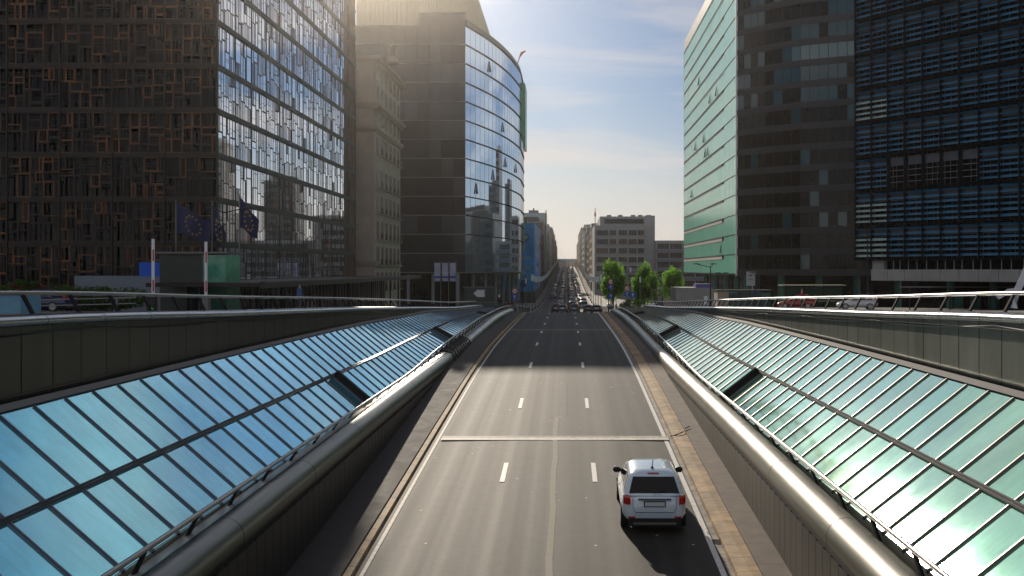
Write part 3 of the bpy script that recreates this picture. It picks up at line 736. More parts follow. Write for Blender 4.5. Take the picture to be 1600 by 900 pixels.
for i, (x, y) in enumerate([(31, 174), (36, 170), (41.5, 166.5), (47, 164), (53, 162), (60, 160), (31, 184), (31, 196), (31, 210), (31, 225)]):
    b = MB(); b.bar((x, y, -2), (x, y, GZ0-.3), .55, 0, 14); b.build('column', M['teal'], Gb)
b = MB(); b.box((34, 178, -2), (70, 179, GZ0-.3)); b.box((34, 179, -2), (34.5, 250, GZ0-.3)); b.build('lobby_glass', M['glass_dark'], Gb)

# ---- louvred wing, far right
Wg = thing('louvred_building', 'dark block wrapped in rows of blue horizontal louvres at the right edge', 'office building', (31, 107.5, 1))
p0 = Vector((31, 107.5, 0)); p1 = Vector((41.8, 92.4, 0)); dv = (p1-p0).normalized(); nv = Vector((dv.y, -dv.x, 0)); 
if nv.y > 0: nv = -nv
WL = 42.; wfh = 3.6; WZ = 6.3; bayw = 2.05
Z = Vector((0, 0, 1))
nfl = 8
rnd2 = random.Random(12)
for k in range(nfl):
    zz = WZ+k*wfh
    b = MB(); b_far = MB()
    nb = int(WL/bayw)
    for i in range(nb):
        for s_ in range(6):
            if k == 2 and 2 <= i < 7: continue
            if k == 2 and i >= 7 and not b_far.f: pass
            bb_ = b_far if (k == 2 and i >= 7) else b
            zs = zz+.30+s_*.56; th = rnd2.uniform(-.03, .03)
            mi = 1 if (i < 2 and (k in (0, 1, 4)) and s_ < 4) else 0
            a = p0+dv*(i*bayw+.04)+nv*.55+Z*(zs)
            bb_.obox(a, dv*(bayw-.08), -nv*.16+Z*(.25+th), nv*.03+Z*.012, mi)
    b.build('louvre_row', [M['louvre'], M['louvre_pale']], Wg)
    if b_far.f: b_far.build('louvre_row', [M['louvre'], M['louvre_pale']], Wg)
    c = MB(); c.obox(p0+Z*(zz-.09)+nv*.1, dv*WL, nv*.62, Z*.05); c.obox(p0+Z*(zz+.07)+nv*.1, dv*WL, nv*.62, Z*.05)
    c.build('walkway_rail', M['steel_dark'], Wg)
    gl = MB()
    gl.face([p0+Z*zz, p0+dv*WL+Z*zz, p0+dv*WL+Z*(zz+wfh), p0+Z*(zz+wfh)], 0)
    for i in range(int(WL/.68)):
        gl.obox(p0+dv*(i*.68+rnd2.uniform(0, .3))+Z*zz, dv*.035, nv*.06, Z*wfh, 1)
    if k == 2:
        for s_ in range(3): gl.obox(p0+dv*(2*bayw)+Z*(zz+.7+s_*.6)+nv*.1, dv*(5*bayw), nv*.04, Z*.05, 2)
    gl.obox(p0+Z*(zz+2.4)+nv*.01, dv*WL, nv*.1, Z*.9, 1)
    gl.build('window_band', [M['glass_dark'], mat('rod_metal_%d' % k, (.10, .12, .14), .5), M['concrete']], Wg)
for i in range(int(WL/bayw)+1):
    b = MB(); wd = .09 if i % 3 == 0 else .045
    b.obox(p0+dv*(i*bayw-wd/2)+nv*.1+Z*WZ, dv*wd, nv*.6, Z*(nfl*wfh)); b.build('post', M['steel_dark'], Wg)
b = MB(); 
for k in range(nfl*6): b.obox(p0-dv*.12+nv*.3+Z*(WZ+k*.6+.1), dv*.08, nv*.3, Z*.42)
b.build('end_fin', M['orange'], Wg)
q0, q1 = p0, p0+dv*WL
solid(Wg, [(q0.x-nv.x*.05, q0.y-nv.y*.05), (q1.x-nv.x*.05, q1.y-nv.y*.05), (q1.x+40, q1.y+30), (q0.x+32, q0.y+22), (q0.x+.6, q0.y+.6)], WZ, WZ+nfl*wfh, M['spandrel'])
b = MB()
bm0 = p0+dv*2.0
b.obox(bm0+Z*4.15+nv*.5-nv*2.0, dv*WL, nv*2.0, Z*1.15); 
b.obox(bm0+Z*5.3+nv*.3-nv*1.8, dv*1.4, nv*1.8, Z*1.0); b.build('concrete_beam', M['concrete'], Wg)
b = MB()
for i in range(20): b.obox(bm0+dv*(2.05*i+2)+Z*4.15+nv*.503, dv*.03, nv*.01, Z*1.15)
b.build('beam_joint', M['dark_gap'], Wg)
b = MB(); b.obox(bm0+Z*5.3-nv*.8, dv*WL, nv*.5, Z*1.0, 0)
for i in range(40): b.obox(bm0+dv*(1.0*i+1.5+rnd2.uniform(-.2, .2))+Z*5.3+nv*.2, dv*.06, nv*.06, Z*1.0, 1)
b.build('strip_window', [M['glass_dark'], M['concrete']], Wg)
b = MB(); b.obox(bm0+Z*4.1-nv*22, dv*WL, nv*21.5, Z*.05); b.build('soffit', mat('soffit_brown', (.05, .03, .02), .7), Wg)
b = MB(); b.obox(bm0-dv*6+Z*0-nv*16, dv*(WL+8), nv*.3, Z*4.1); b.build('base_wall', M['glass_dark'], Wg)
for i in range(7):
    b = MB(); b.bar(bm0+dv*(3+5*i)-nv*9+Z*0, bm0+dv*(3+5*i)-nv*9+Z*4.1, .4, 0, 12); b.build('column', M['teal'] if i < 3 else M['spandrel'], Wg)
b = MB()
for i in range(5): b.obox(bm0+dv*(i*2.2-1.0)-nv*15.6+Z*0.2, dv*1.3, nv*.2, Z*2.3)
b.build('teal_door', M['teal'], Wg)

# ---- generic street buildings
def block(name, label, x0, x1, y0, y1, zt, wallm, fh_=3.4, face=None, wst=3.2, ww=1.9, wh=1.9, front=True, side=True, extra=None, winm=None):
    """x0 is the street side face; faces the camera at y0"""
    zb = min(road(y0), road(y1))-1
    T = thing(name, label, 'building', ((x0+x1)/2, y0, road(y0)))
    xa, xb = min(x0, x1), max(x0, x1)
    solid(T, [(xa, y0), (xb, y0), (xb, y1), (xa, y1)], zb, zt, wallm)
    sgn = 1 if x0 > x1 else -1
    nfl_ = int((zt-road(y0)-4)/fh_); ws = []
    for k in range(nfl_):
        z_ = zt-1.0-(k+1)*fh_+.9
        if side:
            n = max(1, int((y1-y0)/wst))
            for i in range(n): ws.append(('s', y0+(i+.5)*(y1-y0)/n, z_))
        if front:
            n = max(1, int((xb-xa)/wst))
            for i in range(n): ws.append(('f', xa+(i+.5)*(xb-xa)/n, z_))
    ws = ws[:100]
    rr = random.Random(int(y0))
    ms = {}
    for kk in ('s', 'f'):
        b = MB()
        if kk == 's':
            fx_ = x0+sgn*.05; b.box((min(x0, fx_)-.0, -ww/2, 0), (max(x0, fx_), ww/2, wh)) if False else None
            b.face([(sgn*.06, -ww/2, 0), (sgn*.06, ww/2, 0), (sgn*.06, ww/2, wh), (sgn*.06, -ww/2, wh)])
            b.box((0, -ww/2-.12, -.16), (sgn*.28, ww/2+.12, -.02), 1); b.box((0, -ww/2-.12, wh), (sgn*.12, ww/2+.12, wh+.1), 1); b.box((sgn*.05, -.04, 0), (sgn*.12, .04, wh), 1)
        else:
            b.face([(-ww/2, -.06, 0), (ww/2, -.06, 0), (ww/2, -.06, wh), (-ww/2, -.06, wh)])
            b.box((-ww/2-.12, -.2, -.16), (ww/2+.12, 0, -.02), 1); b.box((-.04, -.12, 0), (.04, -.05, wh), 1)
        me = bpy.data.meshes.new('window'); me.from_pydata(b.v, [], b.f); me.materials.append(winm or M['win']); me.materials.append(wallm); me.polygons.foreach_set('material_index', b.m); me.update(); ms[kk] = me
    for kk, c, z_ in ws:
        o = bpy.data.objects.new('window', ms[kk]); col.objects.link(o); o.parent = T
        o.location = Vector((x0, c, z_) if kk == 's' else (c, y0, z_))-Vector(T.location)
    b = MB(); b.box((xa-.25, y0-.25, zt-.35), (xb+.25, y1+.0, zt+.1)); b.build('cornice', M['stone_d'], T)
    b = MB(); b.box((xa+2, y0+3, zt+.1), (xb-2, y1-3, zt+2.2)); b.build('roof_room', wallm, T)
    b = MB(); s0 = x0; b.box((s0, y0, zb), (s0+sgn*.35, y1, road(y0)+3.6)) ; b.build('shop_front', M['spandrel'], T)
    return T
tones = {
 'brown': mat('brown_brick', (.12, .075, .05), .8, noise=.2, nscale=.4), 'sand': mat('sand_render', (.34, .28, .20), .8, noise=.12, nscale=.3),
 'grey': mat('grey_render', (.20, .20, .21), .8, noise=.12, nscale=.3), 'white': mat('white_render', (.48, .47, .45), .7, noise=.1, nscale=.3),
 'dark': mat('dark_clad', (.06, .065, .075), .5, noise=.2, nscale=.3), 'red': mat('red_brick', (.19, .065, .045), .8, noise=.2, nscale=.4),
 'blueg': mat('blue_glass_clad', (.08, .14, .19), .25, noise=.3, nscale=.2)}
Lb = [(-9.5, 285, 338, 17.5, 'dark', 'deep blue clad'), (-9.4, 339, 366, 19, 'brown', 'brown'), (-9.6, 367, 398, 19.5, 'red', 'reddish brick'), (-9.5, 399, 452, 24, 'dark', 'charcoal'),
      (-9.3, 453, 510, 23, 'grey', 'grey rendered'), (-9.6, 511, 575, 28, 'blueg', 'bluish glass'), (-9.4, 576, 640, 27, 'white', 'whitish'), (-9.6, 641, 720, 32, 'grey', 'plain grey'),
      (-9.5, 721, 800, 31, 'sand', 'sand coloured'), (-9.5, 801, 900, 29, 'brown', 'dark brown'), (-9.8, 901, 1020, 27, 'white', 'off-white')]
for i, (x, a, b_, zt, t, wd) in enumerate(Lb):
    block('street_building', f'{wd} street block, {ordinal(i+1)} building beyond the curved glass on the left', x, x-16, a, b_, zt, tones[t], wst=4+.01*a, ww=2.4, side=True, front=(i < 2))
Rb = [(9.5, 384, 430, 21, 'sand', 'sand coloured'), (9.4, 431, 476, 20, 'brown', 'brown brick'), (9.6, 477, 540, 25, 'blueg', 'bluish glass'), (9.3, 541, 600, 26, 'white', 'whitish'),
      (9.6, 601, 670, 30, 'grey', 'plain grey'), (9.5, 671, 760, 33, 'dark', 'charcoal'), (9.4, 761, 850, 33, 'sand', 'pale sand'), (9.6, 851, 1020, 29, 'grey', 'light grey')]
for i, (x, a, b_, zt, t, wd) in enumerate(Rb):
    block('street_building', f'{wd} street block, {ordinal(i+1)} building beyond the grey office on the right', x, x+16, a, b_, zt, tones[t], wst=4+.01*a, ww=2.4, front=False)
# city behind, seen in glass and between blocks
for i, (x, y, w_, d_, zt, t) in enumerate([(34, 400, 22, 30, 13, 'grey'), (62, 350, 30, 40, 24, 'dark'), (60, 440, 14, 14, 44, 'dark'), (84, 420, 12, 12, 58, 'grey'), (105, 380, 34, 30, 30, 'brown'), (120, 470, 22, 22, 48, 'dark'), (88, 300, 26, 30, 26, 'dark'), (150, 420, 40, 30, 28, 'grey'), (-40, 300, 18, 40, 13, 'sand'), (180, 350, 30, 20, 40, 'dark')]):
    T = block('city_block', f'{"dark" if t == "dark" else t} city block far off to the side, {ordinal(i+1)} of those hidden behind the street fronts', x, x+w_, y, y+d_, zt, tones[t], wst=5, ww=3, front=True, side=False)
# glass tower peeping above on the left
T = thing('glass_tower', 'pale glazed tower top showing above the blue printed facade', 'tower', (-14, 420, 0))
facade(T, [(-19.5, 420), (-8.6, 420)], 4, 8, 3.1, .5, mat('tower_pale_glass', (.42, .56, .60), .35, 0, .5), tones['white'], M['flash'], 1.6, seed=2); solid(T, [(-19.5, 420.1), (-8.6, 420.1), (-8.6, 436), (-19.5, 436)], 0, 28.8, tones['blueg'])
b = MB(); b.bar((-14, 424, 28.8), (-14, 424, 31), .3); b.box((-16, 422, 28.8), (-12, 428, 30)); b.box((-8.9, 419.7, 4), (-8.5, 420, 30)); b.build('roof_plant', M['flash'], T)
# blue printed facade
T = thing('printed_facade', 'large blue printed facade covering on the first left street block', 'banner', (-9.3, 285, -4))
b = MB(); b.face([(-9.2, 284.6, -1), (-9.2, 350, -1), (-9.2, 350, 18.5), (-9.2, 284.6, 18.4)]); b.build('printed_sheet', M['mural'], T)
b = MB(); b.face([(-14.5, 284.5, -1), (-9.2, 284.5, -1), (-9.2, 284.5, 18.4), (-14.5, 284.5, 18.4)]); b.build('front_sheet', M['mural'], T)
b = MB(); b.box((-14.6, 284.2, 10.5), (-11.9, 284.4, 19.2)); b.build('lime_panel', M['lime'], T)
for (cy, cz, ry, rz_, mm) in ((295, 16.2, 4.5, .9, 'lime'), (312, 13.4, 8, 1.5, 'lime'), (328, 10, 2.5, 1.2, 'white')):
    b = MB(); b.face([(-9.14, cy+ry*math.cos(t), cz+rz_*math.sin(t+.7)) for t in [i*math.pi/6 for i in range(12)]]); b.build('printed_shape', M[mm], T)
rq = random.Random(4)
for i in range(16):
    cy, cz, ry, rz_ = rq.uniform(290, 345), rq.uniform(0, 16), rq.uniform(2, 7), rq.uniform(.5, 1.6); ph_ = rq.uniform(0, 1)
    b = MB(); b.face([(-9.17+.002*i, cy+ry*math.cos(t)*(1+.25*math.sin(3*t+ph_*6)), cz+rz_*math.sin(t+ph_)) for t in [k_*math.pi/9 for k_ in range(18)]]); b.build('printed_shape', [M['lblue'], M['blue'], M['lime'], M['eublue'], M['plate']][i % 5 if i % 5 != 2 or i < 5 else 0], T)
for i in range(7):
    cx_, cz, rx_, rz_ = rq.uniform(-13, -10), rq.uniform(0, 15), rq.uniform(.5, 1.3), rq.uniform(.5, 1.6)
    b = MB(); b.face([(cx_+rx_*math.cos(t)*(1+.3*math.sin(2*t+i)), 284.44-.01*i, cz+rz_*math.sin(t)) for t in [k_*math.pi/9 for k_ in range(18)]]); b.build('printed_shape', [M['lblue'], M['blue'], M['eublue'], M['lime']][i % 4], T)
for z_ in (2.5, 5.5, 8.2): b = MB(); b.box((-12.6, 284.3, z_), (-10.2, 284.45, z_+.7)); b.build('pale_stripe', M['lblue'], T)

# ---- grey office
O = thing('grey_office_building', 'grey concrete office block with long window bands behind the trees', 'office building', (20, 350, -3.5))
def office(x0, x1, y0, y1, zt, name, nfl_, cols):
    solid(O, [(x0, y0), (x1, y0), (x1, y1), (x0, y1)], -5, zt, M['office'])
    for k in range(nfl_):
        z_ = zt-.9-(k+1)*3.1+.55
        for (c0, c1) in cols:
            b = MB(); b.face([(c0, y0-.03, z_), (c1, y0-.03, z_), (c1, y0-.03, z_+1.75), (c0, y0-.03, z_+1.75)], 2 if (k in (2,) and c0 < 14) else 0)
            n = max(2, int((c1-c0)/.75))
            for i in range(n+1): x = c0+(c1-c0)*i/n; b.box((x-.04, y0-.12, z_), (x+.04, y0-.02, z_+1.75), 1)
            b.box((c0-.1, y0-.25, z_-.12), (c1+.1, y0-.02, z_), 3)
            b.build('window', [M['win'], tones['grey'], M['win_red'], M['concrete']], O)
office(9.5, 26.8, 350, 380, 20.6, 'main', 7, [(10.3, 14.2), (14.7, 17.0), (17.9, 20.8), (21.3, 24.1), (24.6, 27.4) if False else (24.5, 26.6)])
office(26.8, 30.5, 351, 380, 24.0, 'stair', 0, [])
solid(O, [(11.5, 353), (30.3, 353), (30.3, 380), (11.5, 380)], 20.6, 23.8, M['office'])
b = MB(); b.face([(13, 352.9, 21.3), (27, 352.9, 21.3), (27, 352.9, 22.9), (13, 352.9, 22.9)]); b.build('top_window', M['win'], O)
for i, x in enumerate((14, 18, 22.5, 25, 28)):
    b = MB(); b.box((x, 356, 23.8), (x+1.6, 358, 24.5)); b.build('roof_unit', M['concrete'], O)
office(30.6, 60, 349, 378, 15.3, 'wing', 0, [])
for k in range(5):
    z_ = 12.4-k*3.2
    for (c0, c1) in ((31.2, 35.2), (35.6, 39.6), (40, 44), (44.4, 48.4), (48.8, 52.8)):
        b = MB(); b.face([(c0, 348.9, z_), (c1, 348.9, z_), (c1, 348.9, z_+1.8), (c0, 348.9, z_+1.8)])
        for i in range(6): x = c0+(c1-c0)*i/5; b.box((x-.05, 348.8, z_), (x+.05, 348.92, z_+1.8), 1)
        b.build('window', [M['win'], M['concrete_b']], O)
    b = MB(); b.box((20.5 if k > 1 else 30.6, 348.2, z_-1.25), (60, 349, z_-.15)); b.build('balcony_band', M['concrete_b'], O)
b = MB(); b.bar((9.9, 356, 20.6), (9.9, 356, 27), .12); b.bar((9.9, 356, 24), (9.9, 356, 25.3), .3); b.build('antenna', M['red'], O)

# ---- end of the street: colonnade across the axis
T = thing('colonnade_building', 'low columned building closing the far end of the street', 'building', (0, 1150, 8))
solid(T, [(-30, 1150), (30, 1150), (30, 1170), (-30, 1170)], 6, 14, M['stone'])
b = MB(); b.box((-31, 1147, 14), (31, 1171, 17.2)); b.build('blue_grey_roof', mat('slate_blue', (.10, .22, .28), .6), T)
for x in frange(-28, 28, 4): b = MB(); b.bar((x, 1148, 7.5), (x, 1148, 14), .9, 0, 10); b.build('column', M['stone'], T)

# ------------------------------------------------------------------ canopy and small buildings, left
T = thing('canopy', 'long dark flat canopy along the foot of the patchwork building', 'canopy', (-21, 63, 2.6))
b = MB(); b.box((-27.5, 66, 4.15), (-20, 138, 4.42)); b.box((-20.05, 65.9, 4.05), (-19.9, 138.1, 4.5)); b.build('canopy_roof', M['band_d'], T)
b = MB()
b.box((-20.3, 67, 4.42), (-19.85, 137, 4.54))
b.build('roof_trim', M['flash'], T)
for y in frange(68, 136, 5.6): b = MB(); b.bar((-20.8, y, upper(y)-.1), (-20.8, y, 4.15), .09); b.build('post', M['steel_dark'], T)
b = MB(); b.box((-25, 66.5, 0), (-24.8, 138, 4.15)); b.build('shop_glass', M['glass_dark'], T)
b = MB(); 
for y in frange(68, 137, 1.4): b.box((-24.8, y, 0), (-24.7, y+.08, 4.15))
b.build('mullion', M['flash'], T)

T = thing('guard_kiosk', 'green glass guard kiosk beside the raised barrier poles', 'kiosk', (-27, 70, 2.3))
b = MB(); b.box((-28.2, 70, 2.2), (-25.2, 73, 6.4)); b.build('dark_wall', mat('kiosk_dark', (.03, .035, .03), .5), T)
b = MB(); b.box((-25.2, 69.95, 2.2), (-23.6, 73, 6.3)); b.build('green_glazing', M['kiosk'], T)
b = MB(); b.box((-28.4, 69.8, 6.4), (-23.4, 73.2, 6.52)); b.box((-25.3, 69.85, 4.3), (-23.5, 69.95, 4.4)); b.build('roof_edge', M['flash'], T)
def stripe_pole(x, y, zt, label):
    T = thing('barrier_gate', label, 'barrier', (x, y, upper(y)), 'raised striped barrier arms')
    b = MB(); z_ = upper(y)+.9; b.box((x-.09, y, z_), (x+.09, y+.06, zt)); b.build('arm', M['white'], T)
    b = MB()
    for a in (.10, .62): b.box((x-.03, y-.004, z_+(zt-z_)*a), (x+.07, y-.001, z_+(zt-z_)*(a+.2)))
    b.build('red_stripe', M['red'], T)
    b = MB(); b.box((x-.2, y-.1, upper(y)), (x+.2, y+.4, z_+.1)); b.build('motor_housing', M['flash'], T)
stripe_pole(-25.8, 63, 7.2, 'raised white and red barrier arm nearest the blue sign')
stripe_pole(-23.4, 65.5, 7.1, 'raised white and red barrier arm in front of the green kiosk')
T = thing('blue_sign', 'plain blue rectangular road sign behind the left barrier arm', 'road sign', (-26.4, 64.5, 2.7))
b = MB(); b.box((-27.3, 64.5, 4.85), (-26.0, 64.56, 5.75)); b.build('panel', mat('sign_blue_bright', (.01, .10, .55), .4, spec=.3), T)
b = MB(); b.bar((-26.4, 64.6, 2.6), (-26.4, 64.6, 4.85), .05); b.build('post', M['flash'], T)
T = thing('planter_wall', 'low blue-grey planter wall behind the hedge', 'planter', (-32, 78, 2.2)); b = MB(); b.box((-38, 78, 2), (-31, 78.4, 4.75)); b.box((-38, 78, 4.75), (-31, 79.4, 4.8)); b.build('wall', M['concrete_b'], T)
T = thing('barrier_rail', 'double horizontal tube barrier along the left forecourt', 'barrier', (-34, 60, 2.8))
for z_ in (3.15, 3.5): b = MB(); b.bar((-36, 58, z_-.1), (-26, 61, z_+.1), .04); b.build('rail', M['steel_rail'], T)
for x in (-35.5, -31, -26.5): b = MB(); b.bar((x, 59.5, 2.7), (x, 59.5, 3.6), .05); b.build('post', M['steel_rail'], T)
T = thing('utility_cabinet', 'pale blue utility cabinet at the left edge behind the handrail', 'cabinet', (-28, 52, 3)); b = MB(); b.box((-31.5, 52, 2.9), (-28.1, 54, 4.0)); b.build('body', M['lblue'], T); b = MB(); b.box((-31.6, 51.9, 4.0), (-28.0, 54.1, 4.06)); b.box((-29.8, 51.97, 3), (-29.77, 52, 3.9)); b.build('lid', M['steel_dark'], T)
# traffic light
T = thing('traffic_light', 'small traffic light showing green behind the left handrail', 'traffic light', (-24.4, 59.5, 2.8))
b = MB(); b.box((-24.75, 59.5, 2.75), (-24.25, 59.8, 3.75)); b.build('housing', M['black'], T)
b = MB(); b.disc((-24.5, 59.48, 2.95), .10, (0, 1, 0), .04); b.build('green_lamp', M['greenlamp'], T)
b = MB(); b.disc((-24.5, 59.48, 3.35), .10, (0, 1, 0), .04); b.build('red_lamp', mat('unlit_red', (.08, .01, .01), .4), T)
b = MB(); b.bar((-24.1, 59.8, 2.6), (-24.1, 59.8, 3.9), .05); b.bar((-24.1, 59.8, 3.85), (-24.9, 59.8, 3.85), .03); b.build('post', M['flash'], T)

# ------------------------------------------------------------------ lamp posts, flags, signs
def street_lamp(x, y, zt, arms, label, arm=1.9, m=None, zb=None, th=.09):
    zb = upper(y) if zb is None else zb; m = m or M['black']
    T = thing('street_lamp', label, 'street lamp', (x, y, zb))
    b = MB(); b.bar((x, y, zb), (x, y, zt), th, 0, 8, th*.6); b.bar((x, y, zb), (x, y, zb+.8), th*1.5); b.build('pole', m, T)
    for s_ in arms:
        ln = arm*abs(s_); sg_ = 1 if s_ > 0 else -1
        b = MB(); b.bar((x, y, zt-.15), (x+sg_*ln, y, zt+.22), th*.45); b.build('arm', m, T)
        b = MB(); c = Vector((x+sg_*ln, y, zt+.24)); b.sweep([c-Vector((.38*sg_, 0, .03)), c+Vector((0, 0, .03)), c+Vector((.38*sg_, 0, -.02))], [(.15, -.05), (.1, .05), (-.1, .05), (-.15, -.05)]); b.build('lamp_head', m, T)
street_lamp(31.2, 105, 9.6, (-1, .25), 'tall black lamp post with a long arm in front of the blue louvres', 3.1)
street_lamp(16.6, 117, 5.7, (-1, .2), 'black lamp post whose arm reaches left across the green glass flank', 1.6)
street_lamp(21, 137, 4.6, (-.5, .5), 'small twin-arm lamp post before the corner of the green glass block', 1.0)
street_lamp(22.0, 118, 4.7, (.5, -.35), 'small black lamp post at the foot of the dark banded front', 1.0)
street_lamp(-25.2, 74, 9.6, (-.25, .6), 'black forked lamp post behind the green kiosk', 3.2)
street_lamp(12.9, 155, 1.9, (.4,), 'short grey lamp post between the trees', 1.5, M['flash'])
# EU flags
def star(b, c, r, y, mi=0):
    pts = []
    for i in range(10):
        a = math.pi/2+i*math.pi/5; q = r if i % 2 == 0 else r*.4; pts.append((c[0]+q*math.cos(a), y, c[1]+q*math.sin(a)))
    b.face(pts, mi)
def euflag(x, y, zt, label, lean, drop):
    zb = upper(y); T = thing('flag_pole', label, 'flagpole', (x, y, zb))
    b = MB(); b.bar((x, y, zb), (x, y, zt), .05, 0, 8); b.build('pole', M['flash'], T)
    F = thing('flag', 'dark blue flag with a ring of gold stars, '+label.split(', ')[-1], 'flag', (x, y, zt-.2), 'flags with gold stars')
    nu, nv_ = 14, 10; v = []
    def P(u, v_):
        px_ = x+.05+u*lean; pz = zt-.2-u*drop-v_*2.3*(1-.35*u)+.10*math.sin(u*7)*v_
        return (px_, y+.28*math.sin(u*8+v_*2)*u, pz)
    b = MB()
    for i in range(nu):
        for j in range(nv_):
            b.face([P(i/nu, j/nv_), P((i+1)/nu, j/nv_), P((i+1)/nu, (j+1)/nv_), P(i/nu, (j+1)/nv_)])
    b.build('cloth', M['eublue'], F, smooth=True, angle=80)
    b = MB()
    for i in range(12):
        a = i*math.pi/6; c = P(.5+.22*math.cos(a), .5+.33*math.sin(a)); star(b, (c[0], c[2]), .11, c[1]-.06)
    b.build('gold_star', M['yellow'], F)
euflag(-29.2, 75.5, 10.5, 'slim flagpole, left of the three by the kiosk', 2.5, 1.5)
euflag(-26.6, 75.8, 10.5, 'slim flagpole, middle of the three by the kiosk', .9, 2.3)
euflag(-24.3, 75, 10.9, 'slim flagpole, right of the three by the kiosk', 1.3, 1.7)
for i, x in enumerate((-18.6, -17.5, -16.4)):
    w_ = ('left', 'middle', 'right')[i]; y = 145.
    T = thing('banner_pole', f'thin pole carrying the {w_} white banner at the dark glass front', 'flagpole', (x+.45, y, -.5)); b = MB(); b.bar((x+.5, y, -.8), (x+.5, y, 6.5), .05); b.build('pole', M['flash'], T)
    T = thing('banner', f'tall pale banner, {w_} one of three at the dark glass front', 'banner', (x, y, 3.5), 'pale banners')
    b = MB(); 
    for j in range(6):
        za = 3.6+j*.44; b.face([(x-.42, y+.05*math.sin(j), za), (x+.42, y-.06*math.sin(j*1.3), za), (x+.42, y-.06*math.sin((j+1)*1.3), za+.44), (x-.42, y+.05*math.sin(j+1), za+.44)])
    b.build('cloth', mat('banner_cloth_'+w_, (.42, .45, .58), .7, noise=.25, nscale=1.5), T)
    b = MB(); b.box((x-.42, y-.09, 4.05), (x+.42, y-.08, 4.35)); b.build('blue_band', M['blue'], T)
# arrow sign board
T = thing('sign_board', 'dark direction board with a pale left-pointing arrow beside the left rail end', 'road sign', (-12, 134, 0))
b = MB(); b.box((-13.6, 134, 1.0), (-9.6, 134.15, 2.9)); b.build('board', mat('dark_green_board', (.02, .035, .035), .4), T)
b = MB(); y = 133.97; b.face([(-11.9, y, 1.65), (-10.9, y, 1.65), (-10.9, y, 2.6), (-11.9, y, 2.6)]); b.face([(-12.4, y, 2.12), (-11.9, y, 1.65), (-11.9, y, 2.6)]); b.build('arrow', M['lblue'] if False else M['plate'], T)
b = MB(); b.box((-13.8, 133.9, 2.9), (-9.5, 134.2, 3.0)); b.box((-13.8, 133.9, .9), (-9.5, 134.2, 1.0)); b.build('frame', M['flash'], T)
b = MB(); b.box((-13.4, 134.1, -.6), (-9.8, 135.5, .9)); b.build('base_cabinet', mat('dark_teal_cabinet', (.02, .05, .05), .5), T)
def text(s, x, y, z, size, m, parent):
    cu = bpy.data.curves.new('lettering', 'FONT'); cu.body = s; cu.size = size; cu.align_x = 'CENTER'; cu.align_y = 'CENTER'; cu.extrude = .004; cu.materials.append(m)
    o0 = bpy.data.objects.new('lettering', cu); col.objects.link(o0)
    me = bpy.data.meshes.new_from_object(o0.evaluated_get(bpy.context.evaluated_depsgraph_get())); bpy.data.objects.remove(o0)
    o = bpy.data.objects.new('lettering', me); col.objects.link(o); o.rotation_euler = (R(90), 0, 0); o.parent = parent; o.location = Vector((x, y, z))-Vector(parent.location)
def round_sign(x, y, z, label, num, r=.42, blue=True, zb=None):
    zb = upper(y)-.3 if zb is None else zb; T = thing('road_sign', label, 'road sign', (x, y, zb))
    b = MB(); b.bar((x, y+.06, zb), (x, y+.06, z+r), .045); b.build('post', M['flash'], T)
    b = MB(); b.disc((x, y, z), r, (0, 1, 0), .03); b.build('red_ring', M['red'], T)
    b = MB(); b.disc((x, y-.02, z), r*.70, (0, 1, 0), .03); b.build('white_face', M['white'], T)
    text(num, x, y-.05, z, r*.95, M['black'], T)
    if blue: 
        b = MB(); b.box((x-.45, y-.015, z-r-.75), (x+.45, y+.015, z-r-.08)); b.build('blue_plate', M['blue'], T)
        b = MB(); b.box((x-.04, y-.03, z-r-.66), (x+.04, y-.02, z-r-.3)); b.face([(x-.16, y-.03, z-r-.34), (x+.16, y-.03, z-r-.34), (x, y-.03, z-r-.14)]); b.build('arrow', M['white'], T)
round_sign(-7.3, 141, 2.3, 'round red-ringed speed sign with a blue plate left of the road crest', '50', .42)
round_sign(7.45, 172, 3.2, 'round red-ringed sign above a blue arrow plate before the nearest tree', '50', .5)
round_sign(8.9, 150, 2.5, 'lower red-ringed sign with a blue plate between the first two trees', '50', .42)
for i, (x, y, z) in enumerate(((7.3, 168, 1.3), (10.4, 160, 1.7))):
    T = thing('road_sign', ('square blue arrow sign standing low under the nearest tree', 'square blue sign standing beside the second tree')[i], 'road sign', (x, y, -2)); b = MB(); b.bar((x, y+.05, -2.2), (x, y+.05, z), .05); b.build('post', M['flash'], T)
    b = MB(); b.box((x-.5, y-.02, z-.9), (x+.5, y+.02, z)); b.build('panel', M['blue'], T); b = MB(); b.box((x-.05, y-.04, z-.7), (x+.05, y-.03, z-.35)); b.face([(x-.2, y-.04, z-.4), (x+.2, y-.04, z-.4), (x, y-.04, z-.12)]); b.build('arrow', M['white'], T)
T = thing('road_sign', 'tall pale panel sign with black arrow above a blue sign, beside the dark front', 'road sign', (24.9, 137, .1))
b = MB(); b.box((24.3, 137, 3.1), (25.5, 137.06, 5.0)); b.build('panel', mat('pale_sign', (.40, .42, .44), .5), T)
b = MB(); y = 136.97; b.box((24.9, y-.01, 4.45), (25.15, y, 4.55)); b.face([(24.6, y, 4.5), (24.95, y, 4.35), (24.95, y, 4.65)]); b.build('arrow', M['black'], T); text('AA', 24.9, y-.01, 3.95, .42, M['black'], T)
b = MB(); b.box((24.9, 136.9, 1.4), (26.3, 136.96, 2.4)); b.build('blue_panel', M['blue'], T)
b = MB(); b.bar((25.1, 137.05, 0), (25.1, 137.05, 3.1), .06); b.bar((25.8, 137.05, 0), (25.8, 137.05, 2.4), .06); b.build('post', M['upstand'], T)
